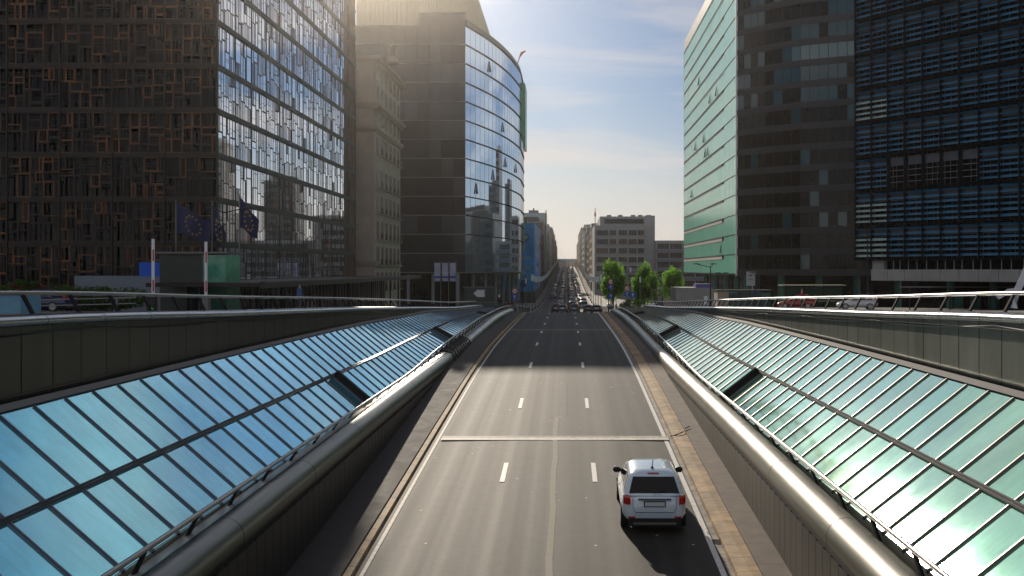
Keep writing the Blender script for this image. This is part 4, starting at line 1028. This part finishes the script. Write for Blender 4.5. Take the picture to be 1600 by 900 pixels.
T = thing('curved_mast', 'white curved mast foot cut by the right picture edge', 'mast', (40, 84, 2)); b = MB(); b.sweep([(38.0, 86, 2), (38.2, 86, 3.3), (38.6, 86, 4.2), (39.6, 86, 6.4)], [(.28, -.2), (.28, .2), (-.28, .2), (-.28, -.2)]); b.sweep([(36.6, 86, 2.9), (37.6, 86, 3.5), (38.5, 86, 3.6)], [(.2, -.15), (.2, .15), (-.2, .15), (-.2, -.15)]); b.build('mast_foot', M['white'], T)

# lamp post rows along the street
lampm = MB(); lampm.bar((0, 0, 0), (0, 0, 7.4), .09, 0, 6, .06)
def lamp_row(sg, x):
    proto = None; i = 0; y = 205.
    while y < 900:
        i += 1; sd = 'left' if sg < 0 else 'right'
        lbl = f'{ordinal(i)} white-headed lamp post from the crest in the {sd} row'
        if proto is None:
            T = thing('street_lamp', lbl, 'street lamp', (x, y, road(y)), f'white-headed lamp posts in the {sd} row')
            b = MB(); b.bar((0, 0, 0), (0, 0, 7.3), .10, 0, 6, .06); b.build('pole', M['flash'], T, local=True)
            b = MB(); b.box((-.25, -.15, 6.2), (.25, .15, 7.4)); b.box((-.34, -.2, 7.4), (.34, .2, 7.48)); b.build('lamp_head', M['white'], T, local=True)
            b = MB(); b.bar((0, 0, 0), (0, 0, .6), .2, 0, 8); b.build('foot', M['black'], T, local=True); proto = T
        else:
            T = copy_tree(proto); T.location = (x, y, road(y)); T['label'] = lbl
        y += 19
lamp_row(-1, -7.0); lamp_row(1, 6.9)
# tree-line of slim black posts on pavements (bollards)
bol = None
for sd, xs_ in (('left', -6.9), ('right', 6.5)):
    for i in range(9):
        y = 146+i*5.; lbl = f'{ordinal(i+1)} black bollard from the rail end along the {sd} kerb'
        if bol is None:
            bol = thing('bollard', lbl, 'bollard', (xs_, y, road(y)+.1), 'black bollards along the kerbs'); b = MB(); b.bar((0, 0, 0), (0, 0, 1.15), .07, 0, 8); b.build('post', M['black'], bol, local=True)
            b = MB(); b.bar((0, 0, 1.0), (0, 0, 1.1), .085, 0, 8); b.build('white_ring', M['white'], bol, local=True)
        else: c = copy_tree(bol); c.location = (xs_, y, road(y)+.1); c['label'] = lbl

def signal(x, y, label):
    T = thing('traffic_signal', label, 'traffic light', (x, y, road(y)), 'dark traffic signals around the crest')
    b = MB(); b.bar((x, y, road(y)), (x, y, road(y)+4.3), .08, 0, 8); b.build('pole', M['black'], T)
    b = MB(); b.box((x-.18, y-.12, road(y)+2.6), (x+.18, y+.12, road(y)+3.6)); b.box((x-.18, y-.12, road(y)+4.2), (x+.18, y+.12, road(y)+5.2)); b.build('lamp_box', M['black'], T)
    for q_ in (2.8, 3.1, 3.4): b = MB(); b.disc((x, y-.14, road(y)+q_), .10, (0, 1, 0), .04, 0, 10); b.build('lamp', M['dark_gap'], T)
for x, y, lb in ((-7.6, 150, 'dark traffic signal just past the left rail end'), (-7.2, 163, 'dark traffic signal behind the left speed sign'), (7.0, 152, 'dark traffic signal just past the right rail end'), (7.4, 181, 'dark traffic signal against the nearest tree')): signal(x, y, lb)
def street_pole(x, y, h, label):
    T = thing('street_pole', label, 'pole', (x, y, road(y)), 'slim poles near the crest')
    b = MB(); b.bar((x, y, road(y)), (x, y, road(y)+h), .07, 0, 8, .05); b.build('pole', M['flash'], T); b = MB(); b.box((x-.12, y-.1, road(y)+h-.9), (x+.12, y+.1, road(y)+h)); b.build('lamp_head', M['white'], T)
street_pole(10.8, 172, 7.9, 'tall slim pole with a white lamp between the first two trees'); street_pole(12.3, 170, 6.2, 'shorter slim pole with a white lamp at the second tree')
street_pole(-8.4, 178, 7.0, 'tall slim pole with a white lamp before the blue printed facade'); street_pole(-7.8, 192, 6.4, 'shorter slim pole with a white lamp before the blue printed facade')

# right side small structures
T = thing('concrete_shelter', 'low concrete entrance box with a violet roof light near the green flank', 'shelter', (17, 130, 0))
b = MB(); b.box((14.3, 133, -.5), (19.2, 140, 2.9)); b.build('wall', M['concrete'], T); b = MB(); b.box((17, 133.5, 2.9), (19.2, 136, 3.4)); b.build('roof_light', mat('violet_panel', (.10, .08, .30), .4), T)
b = MB(); b.face([(12.4, 132.5, -.5), (17.2, 132.5, -.5), (17.2, 132.5, .1), (12.4, 132.5, 1.7)]); b.box((12.4, 132.5, -.5), (12.6, 139, 1.7)); b.build('sloping_side', M['stone'], T)
b = MB(); b.box((18.0, 132.9, .7), (18.5, 132.97, 1.8)); b.build('hatch', M['white'], T)
T = thing('metro_shelter', 'teal glass shelter with a flat concrete end beside the concrete box', 'shelter', (21, 126, 0))
b = MB(); b.box((18.6, 125, -.3), (20, 128, 2.6)); b.build('end_wall', M['stone'], T); b = MB(); b.box((20, 125.2, -.3), (25.3, 128, 2.4)); b.build('glazing', mat('teal_shelter_glass', (.02, .10, .10), .12), T)
b = MB(); b.box((18.5, 124.9, 2.6), (25.5, 128.2, 2.75)); 
for x in frange(20, 25.2, 1.3): b.box((x, 125.1, -.3), (x+.06, 125.2, 2.6))
b.build('frame', M['steel_dark'], T)
T = thing('bus_shelter', 'glass bus shelter with a thin pale roof under the dark front', 'shelter', (29, 128, .2))
b = MB(); b.box((28, 130, .2), (35.5, 132, 3.0)); b.build('glazing', mat('shelter_glass_green', (.015, .06, .04), .1), T)
b = MB(); b.box((27.6, 129.6, 3.2), (35.8, 132.3, 3.32)); b.box((29, 129.5, 1.2), (38, 129.8, 1.3)); b.build('roof', M['upstand'], T)
for x in (28, 30.5, 33, 35.4): b = MB(); b.bar((x, 129.9, 0), (x, 129.9, 3.2), .05); b.build('post', M['steel_dark'], T)
T = thing('long_bench', 'long low pale ledge under the louvred block', 'ledge', (38, 105, 1)); b = MB(); b.box((33, 100, 3.5), (47, 100.6, 3.62)); b.build('ledge', M['flash'], T)
for x in (34, 38, 42, 46): b = MB(); b.bar((x, 100.3, 1.2), (x, 100.3, 3.5), .06); b.build('post', M['black'], T)

# black loops standing in for a dark cluster on the left inner rail
T = thing('dark_loop_cluster', 'cluster of black loops lying over the left handrail and tube', 'cable', (-7.6, 66, .8))
b = MB(); rr = random.Random(8)
for i in range(9):
    y = 60+i*1.25; z_ = tube_z(y); x = XTL
    pts = [(x-.40, y, z_+.55), (x-.1, y+.1, z_+.50), (x+.30, y+.15, z_+.40), (x+.50, y+.2, z_+.0), (x+.46, y+.25, z_-.5-rr.random()*.4)]
    b.sweep(pts, [(.05, 0), (0, .05), (-.05, 0), (0, -.05)])
    pts = [(x-.40, y, z_+.5), (x+.0, y+.3, z_+.47), (x+.2, y+.6, z_+.42), (x-.1, y+.9, z_+.5), (x-.4, y+1.1, z_+.55)]
    b.sweep(pts, [(.06, 0), (0, .06), (-.06, 0), (0, -.06)])
b.build('dark_loops', M['black'], T)
# drain debris on the right kerb
b = MB(); pts = [(4.05, 39.7, road(39.7)+.06), (4.35, 39.6, road(39.6)+.17), (4.6, 39.9, road(40)+.2), (4.7, 40.4, road(40)+.24), (4.95, 40.8, road(41)+.22)]
b.sweep(pts, [(.022, 0), (0, .022), (-.022, 0), (0, -.022)])
tag(b.build('joint_cable', M['black']), 'short twisted black cable lying across the right kerb at the joint', 'cable')

# ------------------------------------------------------------------ trees and plants
def crown_leaves(b, c, rx, ry, rz, n, size, rnd, m2=.3):
    """leaves spread in lumpy clumps through the volume"""
    c = Vector(c); clumps = []
    for _ in range(int(44)):
        d = Vector((rnd.gauss(0, 1), rnd.gauss(0, 1), rnd.gauss(0, 1))).normalized(); r = rnd.uniform(.45, .92)
        clumps.append((c+Vector((d.x*rx*r, d.y*ry*r, d.z*rz*r)), rnd.uniform(.22, .42), rnd.random() < m2))
    for _ in range(n):
        cc, cr, dk = rnd.choice(clumps)
        d = Vector((rnd.gauss(0, 1), rnd.gauss(0, 1), rnd.gauss(0, 1))).normalized()*(rnd.random()**.4)
        p = cc+Vector((d.x*rx*cr, d.y*ry*cr, d.z*rz*cr))
        nrm = Vector((rnd.gauss(0, 1), rnd.gauss(0, 1), rnd.gauss(0, 1)+.5)).normalized(); u = nrm.orthogonal().normalized(); v = nrm.cross(u); s = size*rnd.uniform(.6, 1.3)
        a = rnd.random()*6.28; u, v = u*math.cos(a)+v*math.sin(a), v*math.cos(a)-u*math.sin(a)
        b.face([p-u*s, p-v*s*.6, p+u*s, p+v*s*.6], 1 if dk else 0)
def tree(x, y, zb, h, rx, label, seed, crown_low=.28):
    rnd = random.Random(seed); T = thing('tree', label, 'tree', (x, y, zb), 'clipped street trees')
    tr = MB(); tr.bar((x, y, zb), (x, y, zb+h*.45), .16, 0, 8, .11)
    for i in range(7):
        a = i*.9; tr.bar((x, y, zb+h*(.3+.04*i)), (x+rx*.6*math.cos(a), y+rx*.6*math.sin(a), zb+h*(.5+.05*i)), .07, 0, 6, .03)
    tr.build('trunk', M['bark'], T)
    b = MB(); cz = zb+h*(1+crown_low)/2; crown_leaves(b, (x, y, cz), rx, rx, h*(1-crown_low)/2, 9000, .17, rnd)
    b.build('crown', [M['leaf'], M['leaf_d']], T)
tree(8.5, 190, -2.6, 9.8, 2.6, 'nearest bright green street tree right of the road', 1, .10)
tree(14.2, 186, -2.4, 8.7, 2.5, 'middle bright green street tree in front of the grey office', 2, .1)
tree(20.6, 196, -2.8, 8.3, 2.2, 'smaller tree close to the edge of the green glass flank', 3, .1)
def bush(x, y, z, rx, ry, rz, label, seed, n=2500, red=False, cat='bush'):
    rnd = random.Random(seed); b = MB(); crown_leaves(b, (x, y, z), rx, ry, rz, n, .13, rnd, .5)
    o = b.build(cat.replace(' ', '_'), [M['leaf_red'] if red else M['leaf_d'], M['leaf_d']]); tag(o, label, cat)
bush(17.5, 182, -.4, 2.6, 2, 2.2, 'dark green bush between the middle and right trees', 5)
bush(11.5, 184, -1.4, 2.0, 2, 1.4, 'low dark bush between the nearest two trees', 6)
bush(-34.0, 71, 3.2, 4.5, 1, 1.0, 'hedge section left of the blue sign', 7, 5000, cat='hedge')
bush(-43, 72, 3.3, 5, 1, 1.1, 'long dark hedge at the left picture edge', 8, 5000, cat='hedge')
bush(-37.5, 70, 3.8, 1.2, .8, .9, 'red-leaved shrub in the middle of the hedge', 9, 1500, True)

# ------------------------------------------------------------------ cars
def make_car(paint, L_=4.25, W_=1.8, H_=1.58, belt=1.07, kind='hatch', label='', full=True, grp=None):
    T = thing('car', label, 'car', (0, 0, 0), grp)
    hw = W_/2; hl = L_/2
    st = [(-hl, .76, .36, .80), (-hl+.05, .88, .30, .96), (-hl+.25, .97, .26, belt+.02), (-hl+.8, 1.0, .24, belt+.02), (0, 1.0, .22, belt), (hl-1.3, 1.0, .22, belt-.03), (hl-.75, .97, .24, belt-.10), (hl-.25, .90, .27, belt-.24), (hl-.03, .78, .33, belt-.38), (hl, .60, .40, belt-.5)]
    if kind == 'sedan': st[2] = (-hl+.25, .96, .28, belt-.06); st[3] = (-hl+.75, .99, .25, belt-.02)
    if kind == 'van': st[7] = (hl-.25, .92, .27, belt-.12); st[6] = (hl-.75, .98, .24, belt-.04)
    b = MB(); n = 24; base = 0
    def ring(wf, zb, zt):
        pts = []
        for i in range(n):
            a = 2*math.pi*i/n; ca, sa = math.cos(a), math.sin(a); e = .46
            x = hw*wf*math.copysign(abs(ca)**e, ca); z = (zb+zt)/2+(zt-zb)/2*math.copysign(abs(sa)**.66, sa)
            x *= 1-.055*max(0, (z-(zb+zt)/2)/((zt-zb)/2))
            pts.append((x, z))
        return pts
    for (y, wf, zb, zt) in st:
        for x, z in ring(wf, zb, zt): b.v.append((x, y, z))
    for i in range(len(st)-1):
        for j in range(n): a = i*n+j; c = i*n+(j+1) % n; b.f.append((a, a+n, c+n, c)); b.m.append(0)
    b.f.append(tuple(range(n))); b.m.append(0); b.f.append(tuple(range((len(st)-1)*n+n-1, (len(st)-1)*n-1, -1))); b.m.append(0)
    # greenhouse
    rear = {'hatch': (-hl+.12, -hl+.62), 'sedan': (-hl+.75, -hl+1.45), 'van': (-hl+.06, -hl+.22), 'suv': (-hl+.1, -hl+.5)}[kind]
    front = {'hatch': (hl-1.15, hl-2.0), 'sedan': (hl-1.3, hl-2.1), 'van': (hl-.75, hl-1.6), 'suv': (hl-1.25, hl-2.0)}[kind]
    def plan(t, o=0.):
        z = belt-.04+(H_-belt-.0)*t
        if t > .93: z = belt-.04+(H_-belt)*t+.04
        wr = hw*(.92-.19*t)+o; yr = rear[0]+(rear[1]-rear[0])*t-o; yf = front[0]+(front[1]-front[0])*t+o; rc = .28
        return z, wr, yr, yf, rc
    def outline(t, o=0., inset=0.):
        z, wr, yr, yf, rc = plan(t, o); wr -= inset; yr += inset; yf -= inset; pts = []
        for cx_, cy_, a0 in ((wr-rc, yf-rc, 0), (-wr+rc, yf-rc, 90), (-wr+rc, yr+rc, 180), (wr-rc, yr+rc, 270)):
            for q in range(5): a = R(a0+q*22.5); pts.append((cx_+rc*math.cos(a), cy_+rc*math.sin(a), z))
        return pts
    levels = [(0, 0), (.3, 0), (.6, 0), (.82, 0.0), (.91, .035), (.97, .12), (1.0, .38)]
    base = len(b.v); k = 20
    for t, ins in levels: b.v += outline(t, 0, ins)
    for i in range(len(levels)-1):
        for j in range(k): a = base+i*k+j; c = base+i*k+(j+1) % k; b.f.append((a, c, c+k, a+k)); b.m.append(0)
    b.f.append(tuple(base+(len(levels)-1)*k+j for j in range(k))); b.m.append(0)
    b.build('body', paint, T, smooth=True, local=True, angle=50)
    def pan(name, f, t0, t1, m, segs=6):
        q = MB()
        for i in range(segs):
            a, c = t0+(t1-t0)*i/segs, t0+(t1-t0)*(i+1)/segs
            q.face([f(a, 0), f(a, 1), f(c, 1), f(c, 0)])
        return q.build(name, m, T, smooth=True, local=True)
    def rearp(t, s): z, wr, yr, yf, rc = plan(t, .012); x = (wr-rc*.45)*(2*s-1); return (x, yr-.004, z)
    def frontp(t, s): z, wr, yr, yf, rc = plan(t, .012); x = (wr-rc*.6)*(1-2*s); return (x, yf, z)
    pan('rear_window', rearp, .12, .84, M['carglass'])
    if full: pan('windscreen', frontp, .1, .86, M['carglass'])
    for sx in (-1, 1):
        for (f0, f1) in ((.08, .34), (.37, .64), (.67, .93)) if full else ((.08, .93),):
            def sidep(t, s, f0=f0, f1=f1, sx=sx):
                z, wr, yr, yf, rc = plan(t, .012); yy = yr+rc*.6+(yf-yr-rc*1.2)*(f0+(f1-f0)*(s if sx > 0 else 1-s)); return (sx*wr, yy, z)
            pan('side_window', sidep, .12, .82, M['carglass'], 4)
    for sx in (-1, 1):
        q = MB(); x0, x1 = sx*hw*.74, sx*hw*.95
        if full:
            pts = []
            for z_ in (.82, .86, 1.0, 1.05):
                for xx, yy in ((x0, -hl+.00), (sx*hw*.86, -hl+.03), (x1, -hl+.14)): pts.append((xx, yy-.02+(.07 if z_ > 1.02 else 0), z_))
            base = 0; q.v = pts
            for i in range(3):
                for j in range(2): a = i*3+j; q.f.append((a, a+1, a+4, a+3) if sx > 0 else (a, a+3, a+4, a+1)); q.m.append(0)
            q.build('tail_light', M['tail'], T, local=True)
        else:
            q.box((min(x0, x1), -hl-.01, .72), (max(x0, x1), -hl+.12, .95)); q.build('tail_light', M['tail'], T, local=True)
    for sx in (-1, 1):
        for yy in (-hl+.78, hl-.82):
            q = MB(); q.disc((sx*(hw-.10), yy, .33), .33, (1, 0, 0), .21, 0, 20); wh_ = q.build('wheel', M['rubber'], T, local=True)
            if full:
                q = MB(); q.disc((sx*(hw-.005), yy, .33), .22, (1, 0, 0), .03, 0, 14); q.build('rim', M['rim'], wh_, local=True)
    if full:
        q = MB(); q.box((-hw*.80, -hl-.02, .22), (hw*.80, -hl+.14, .44)); q.build('lower_bumper', M['rubber'], T, local=True)
        q = MB(); q.box((-hw*.66, -hl-.035, .27), (hw*.66, -hl-.02, .33)); q.build('skid_strip', M['rim'], T, local=True)
        q = MB(); q.box((-.27, -hl-.035, .78), (.27, -hl-.005, .89), 0); q.box((-.30, -hl-.02, .755), (.30, -hl-.0, .915), 1); q.build('number_plate', [M['plate'], M['black']], T, local=True)
        q = MB(); q.box((-.45, -hl-.01, .945), (.45, -hl+.05, .975)); q.build('chrome_trim', M['chrome'], T, local=True)
        q = MB(); q.box((-.16, rear[1]-.02, H_-.055), (.16, rear[1]+.02, H_-.03)); q.build('high_brake_light', M['tail'], T, local=True)
        q = MB(); q.bar((0, rear[0]-.03, belt+.07), (.30, rear[0]+.05, belt+.15), .012, 0, 5); q.bar((-.02, rear[0]-.04, belt+.05), (.03, rear[0]-.03, belt+.08), .03, 0, 8); q.build('rear_wiper', M['rubber'], T, local=True)
        q = MB(); q.sweep([(-hw*.66, -hl+.045, 1.0), (-hw*.66, -hl-.012, .72), (-hw*.58, -hl-.012, .60), (hw*.58, -hl-.012, .60), (hw*.66, -hl-.012, .72), (hw*.66, -hl+.045, 1.0)], [(.007, 0), (0, .007), (-.007, 0), (0, -.007)]); q.build('tailgate_gap', M['dark_gap'], T, local=True)
        for sx in (-1, 1): q = MB(); q.box((min(sx*hw*.6, sx*hw*.8), -hl-.03, .455), (max(sx*hw*.6, sx*hw*.8), -hl+.05, .49)); q.build('reflector', M['tail'], T, local=True)
        for sx in (-1, 1):
            q = MB(); cxm = sx*(hw+.02); cym = hl-1.55
            q.bar((cxm-sx*.22, cym, 1.03), (cxm-sx*.06, cym, 1.08), .025, 0, 6)
            for (u0, u1, r0, r1) in ((-.10, -.04, .05, .085), (-.04, .07, .085, .085), (.07, .12, .085, .04)): q.bar((cxm+sx*u0, cym, 1.10), (cxm+sx*u1, cym-.01, 1.10), r0, 0, 12, r1); q.build('door_mirror', M['black'] if kind != 'hero' else paint, T, smooth=True, local=True, angle=60)
            for yy in (-.35, .75):
                q = MB(); q.box((min(sx*hw*.985, sx*hw*1.01), yy-.09, .90), (max(sx*hw*.985, sx*hw*1.01), yy+.09, .925)); q.build('door_handle', M['chrome'], T, local=True)
        q = MB(); q.bar((0, -hl+.95, H_-.01), (0, -hl+.72, H_+.30), .012, 0, 6); q.bar((0, -hl+.99, H_-.02), (0, -hl+.93, H_+.03), .04, 0, 8); q.build('antenna', M['black'], T, local=True)
    return T
hero = make_car(M['carpaint'], label='white hatchback with red tail lights driving up the right lane in the foreground')
def place_car(o, x, y):
    s = math.atan((road(y+1.5)-road(y-1.5))/3); o.location = (x, y, road(y)+.045 if y < 133 else road(y)+.03); o.rotation_euler = (s, 0, 0)
place_car(hero, 2.42, 29.85)
hero.rotation_euler[2] = R(-.5)
def paintm(n, c, r=.3, me=0): return mat(n, c, r, me, coat=.7)
CP = {'black': paintm('paint_black', (.012, .012, .014)), 'dark grey': paintm('paint_dark_grey', (.05, .05, .055)), 'silver': paintm('paint_silver', (.35, .36, .37), .3, .5), 'white': paintm('paint_white', (.65, .65, .65)),
      'dark blue': paintm('paint_blue', (.015, .03, .09)), 'red': paintm('paint_red', (.35, .02, .02)), 'brown': paintm('paint_brown', (.08, .045, .03))}
protos = {}
def get_car(colr, kind, full, label):
    key = (colr, kind, full)
    if key not in protos:
        dims = {'hatch': (4.0, 1.74, 1.5), 'sedan': (4.6, 1.8, 1.45), 'van': (4.9, 1.95, 2.0), 'suv': (4.5, 1.88, 1.68)}[kind]
        protos[key] = make_car(CP[colr], *dims, belt=.98 if kind != 'van' else 1.1, kind=kind, label=label, full=full); return protos[key]
    c = copy_tree(protos[key]); c['label'] = label; return c
KN = {'hatch': 'hatchback', 'sedan': 'saloon car', 'van': 'van', 'suv': 'tall estate car'}
near = [(-1.75, 172, 'black', 'suv'), (-.75, 164, 'black', 'sedan'), (1.25, 176, 'dark grey', 'suv'), (3.75, 180, 'black', 'hatch'), (4.75, 165.5, 'black', 'sedan'),
        (-1.6, 214, 'dark grey', 'suv'), (1.1, 216, 'black', 'van'), (3.7, 224, 'silver', 'van')]
nl = ['black tall car at the crest, left of the leading pair', 'black saloon at the crest, front of the left pair', 'dark grey tall car at the crest, third from the left', 'black hatchback at the crest, second from the right', 'black saloon at the crest, rightmost of the five',
      'dark grey tall car just behind the left crest pair', 'black van behind the third crest car', 'silver van behind the gap right of centre']
for (x, y, c_, k_), lb in zip(near, nl):
    o = get_car(c_, k_, True, lb); o['group'] = 'cars queuing down the street'; place_car(o, x, y)
lanes = [(-4.7, 320, 'far left'), (-1.7, 246, 'second'), (1.4, 246, 'third'), (4.0, 250, 'far right')]
rr = random.Random(21); clist = ['black', 'dark grey', 'dark grey', 'silver', 'white', 'dark blue', 'silver', 'white', 'red', 'brown']
for (lx, y, nm) in lanes:
    i = 0
    while y < 860:
        i += 1; c_ = rr.choice(clist if lx < 0 else clist[:6]); k_ = rr.choice(['hatch', 'sedan', 'suv', 'hatch', 'van'])
        o = get_car(c_, k_, y < 300, f'{c_} {KN[k_]}, {ordinal(i)} in the {nm} lane queue beyond the crest cars'); o['group'] = 'cars queuing down the street'
        place_car(o, lx+rr.uniform(-.25, .25), y); y += rr.uniform(9, 17)*(1+max(0, y-400)/900)
for (x, y, c_, k_, lb, rz) in ((29.5, 103, 'white', 'hatch', 'white hatchback parked behind the right handrail', 80), (24.5, 108, 'red', 'hatch', 'red hatchback parked behind the right handrail', 75), (-34.5, 66, 'dark blue', 'sedan', 'dark blue car parked beyond the left handrail', 85)):
    o = get_car(c_, k_, True, lb); o.location = (x, y, upper(y)+.02); o.rotation_euler = (0, 0, R(rz))

# ------------------------------------------------------------------ people and bicycles
def make_person(top, bottom, label, stride):
    T = thing('person', label, 'person', (0, 0, 0))
    V = [(0, 0, .95), (0, 0, 1.15), (0, 0, 1.42), (0, .01, 1.52), (0, .02, 1.62), (0, .02, 1.72)]
    E_ = [(0, 1), (1, 2), (2, 3), (3, 4), (4, 5)]; Rr = [.15, .14, .16, .055, .09, .08]
    for sx in (-1, 1):
        b0 = len(V); f = stride*sx
        V += [(sx*.09, f*.05, .88), (sx*.10, f*.14, .50), (sx*.10, f*.20-.02, .08), (sx*.10, f*.20+.12, .04)]; E_ += [(0, b0), (b0, b0+1), (b0+1, b0+2), (b0+2, b0+3)]; Rr += [.09, .062, .045, .045]
        b1 = len(V); V += [(sx*.20, 0, 1.40), (sx*.25, -f*.06, 1.12), (sx*.25, -f*.10+.04, .86), (sx*.25, -f*.10+.05, .76)]; E_ += [(2, b1), (b1, b1+1), (b1+1, b1+2), (b1+2, b1+3)]; Rr += [.055, .042, .034, .035]
    me = bpy.data.meshes.new('body'); me.from_pydata(V, E_, []); o = bpy.data.objects.new('body', me); col.objects.link(o)
    sk = o.modifiers.new('s', 'SKIN'); su = o.modifiers.new('u', 'SUBSURF'); su.levels = 1
    for i, r in enumerate(Rr): me.skin_vertices[0].data[i].radius = (r, r*.8); 
    me.skin_vertices[0].data[0].use_root = True
    dg = bpy.context.evaluated_depsgraph_get(); m2 = bpy.data.meshes.new_from_object(o.evaluated_get(dg)); bpy.data.objects.remove(o)
    m2.materials.clear()
    for m in (top, bottom, M['skin'], M['black']): m2.materials.append(m)
    for p in m2.polygons:
        z = p.center.z; p.material_index = 2 if z > 1.5 or (abs(p.center.x) > .2 and z < .84 and z > .6) else (0 if z > .95 or abs(p.center.x) > .2 else (1 if z > .1 else 3)); p.use_smooth = True
    link('body', m2, T, True)
    h = MB(); h.bar((0, .0, 1.66), (0, .0, 1.80), .10, 0, 10, .06); h.build('hair', M['black'], T, smooth=True, local=True)
    return T
pc = [paintm('cloth_white', (.55, .55, .55), .8), paintm('cloth_red', (.3, .03, .04), .8), paintm('cloth_blue', (.04, .09, .25), .8), paintm('cloth_dark', (.03, .03, .035), .8)]
for i, (x, y, tp, bt, lb) in enumerate(((8.3, 186, 0, 3, 'person in a white top walking on the right pavement, nearest the road'), (9.0, 185, 1, 3, 'person in a red top among the group on the right pavement'), (7.8, 190, 3, 2, 'person in dark clothes behind the group on the right pavement'),
        (7.6, 176, 2, 3, 'person in a blue jacket by the right-hand bollards'), (-8.6, 150, 3, 3, 'person in black standing by the left rail end'), (-9.2, 152, 1, 2, 'person in a red top by the left rail end'), (-8.0, 158, 0, 2, 'person in a white shirt on the left pavement'))):
    p = make_person(pc[tp], pc[bt], lb, random.choice((-1, 1))*.9); p.location = (x, y, road(y)+.12); p.rotation_euler = (0, 0, R(random.choice((0, 180))+random.uniform(-30, 30)))
p = make_person(pc[1], pc[3], 'person in a red jacket behind the right handrail near the dark front', .8); p.location = (18.6, 80, upper(80)); p.rotation_euler = (0, 0, R(70))
p = make_person(pc[2], pc[3], 'person in a blue coat walking behind the left handrail', .8); p.location = (-16.4, 62, upper(62)); p.rotation_euler = (0, 0, R(-100))
def bicycle(label, m):
    T = thing('bicycle', label, 'bicycle', (0, 0, 0), 'bicycles parked by the left rail end')
    for x in (-.52, .52):
        q = MB(); ring_ = [(x+.33*math.cos(t), 0, .34+.33*math.sin(t)) for t in [i*math.pi/10 for i in range(21)]]; q.sweep(ring_, [(.02, 0), (0, .02), (-.02, 0), (0, -.02)], up=(0, 1, 0), caps=False)
        for t in range(6): a = t*math.pi/6; q.bar((x-.32*math.cos(a), 0, .34-.32*math.sin(a)), (x+.32*math.cos(a), 0, .34+.32*math.sin(a)), .004, 0, 3)
        q.build('wheel', M['rubber'], T, local=True)
    q = MB()
    for a, c in (((-.52, .34), (-.08, .34)), ((-.08, .34), (-.22, .85)), ((-.52, .34), (-.2, .78)), ((-.2, .78), (.36, .82)), ((-.08, .34), (.36, .72)), ((.52, .34), (.34, .95))): q.bar((a[0], 0, a[1]), (c[0], 0, c[1]), .02, 0, 6)
    q.build('frame', m, T, local=True)
    q = MB(); q.bar((.34, -.25, .98), (.34, .25, .98), .015, 0, 6); q.build('handlebar', M['black'], T, local=True)
    q = MB(); q.box((-.33, -.06, .86), (-.1, .06, .91)); q.build('saddle', M['black'], T, local=True); return T
for i, (x, y, c_, w_) in enumerate(((-7.9, 138, 'pink', 'pink bicycle nearest the end of the left tube'), (-8.4, 140, 'white', 'white bicycle behind the pink one near the left tube end'), (-7.6, 142.5, 'red', 'red bicycle farthest along the left parking spot'))):
    o = bicycle(w_, CP['red'] if c_ == 'red' else (M['white'] if c_ == 'white' else mat('pink_paint', (.5, .15, .2), .4))); o.location = (x, y, road(y)+.125); o.rotation_euler = (0, 0, R(20+i*15))

# ------------------------------------------------------------------ haze
hm = bpy.data.materials.new('haze'); hm.use_nodes = True; t = hm.node_tree; t.nodes.clear()
ho = t.nodes.new('ShaderNodeOutputMaterial'); hv = t.nodes.new('ShaderNodeVolumePrincipled'); hv.inputs['Density'].default_value = .0002; hv.inputs['Color'].default_value = (1, .94, .87, 1); hv.inputs['Anisotropy'].default_value = .93
t.links.new(hv.outputs[0], ho.inputs['Volume'])
b = MB(); b.box((-950, -65, -7), (950, 4050, 90)); h = b.build('haze', hm); h['kind'] = 'stuff'
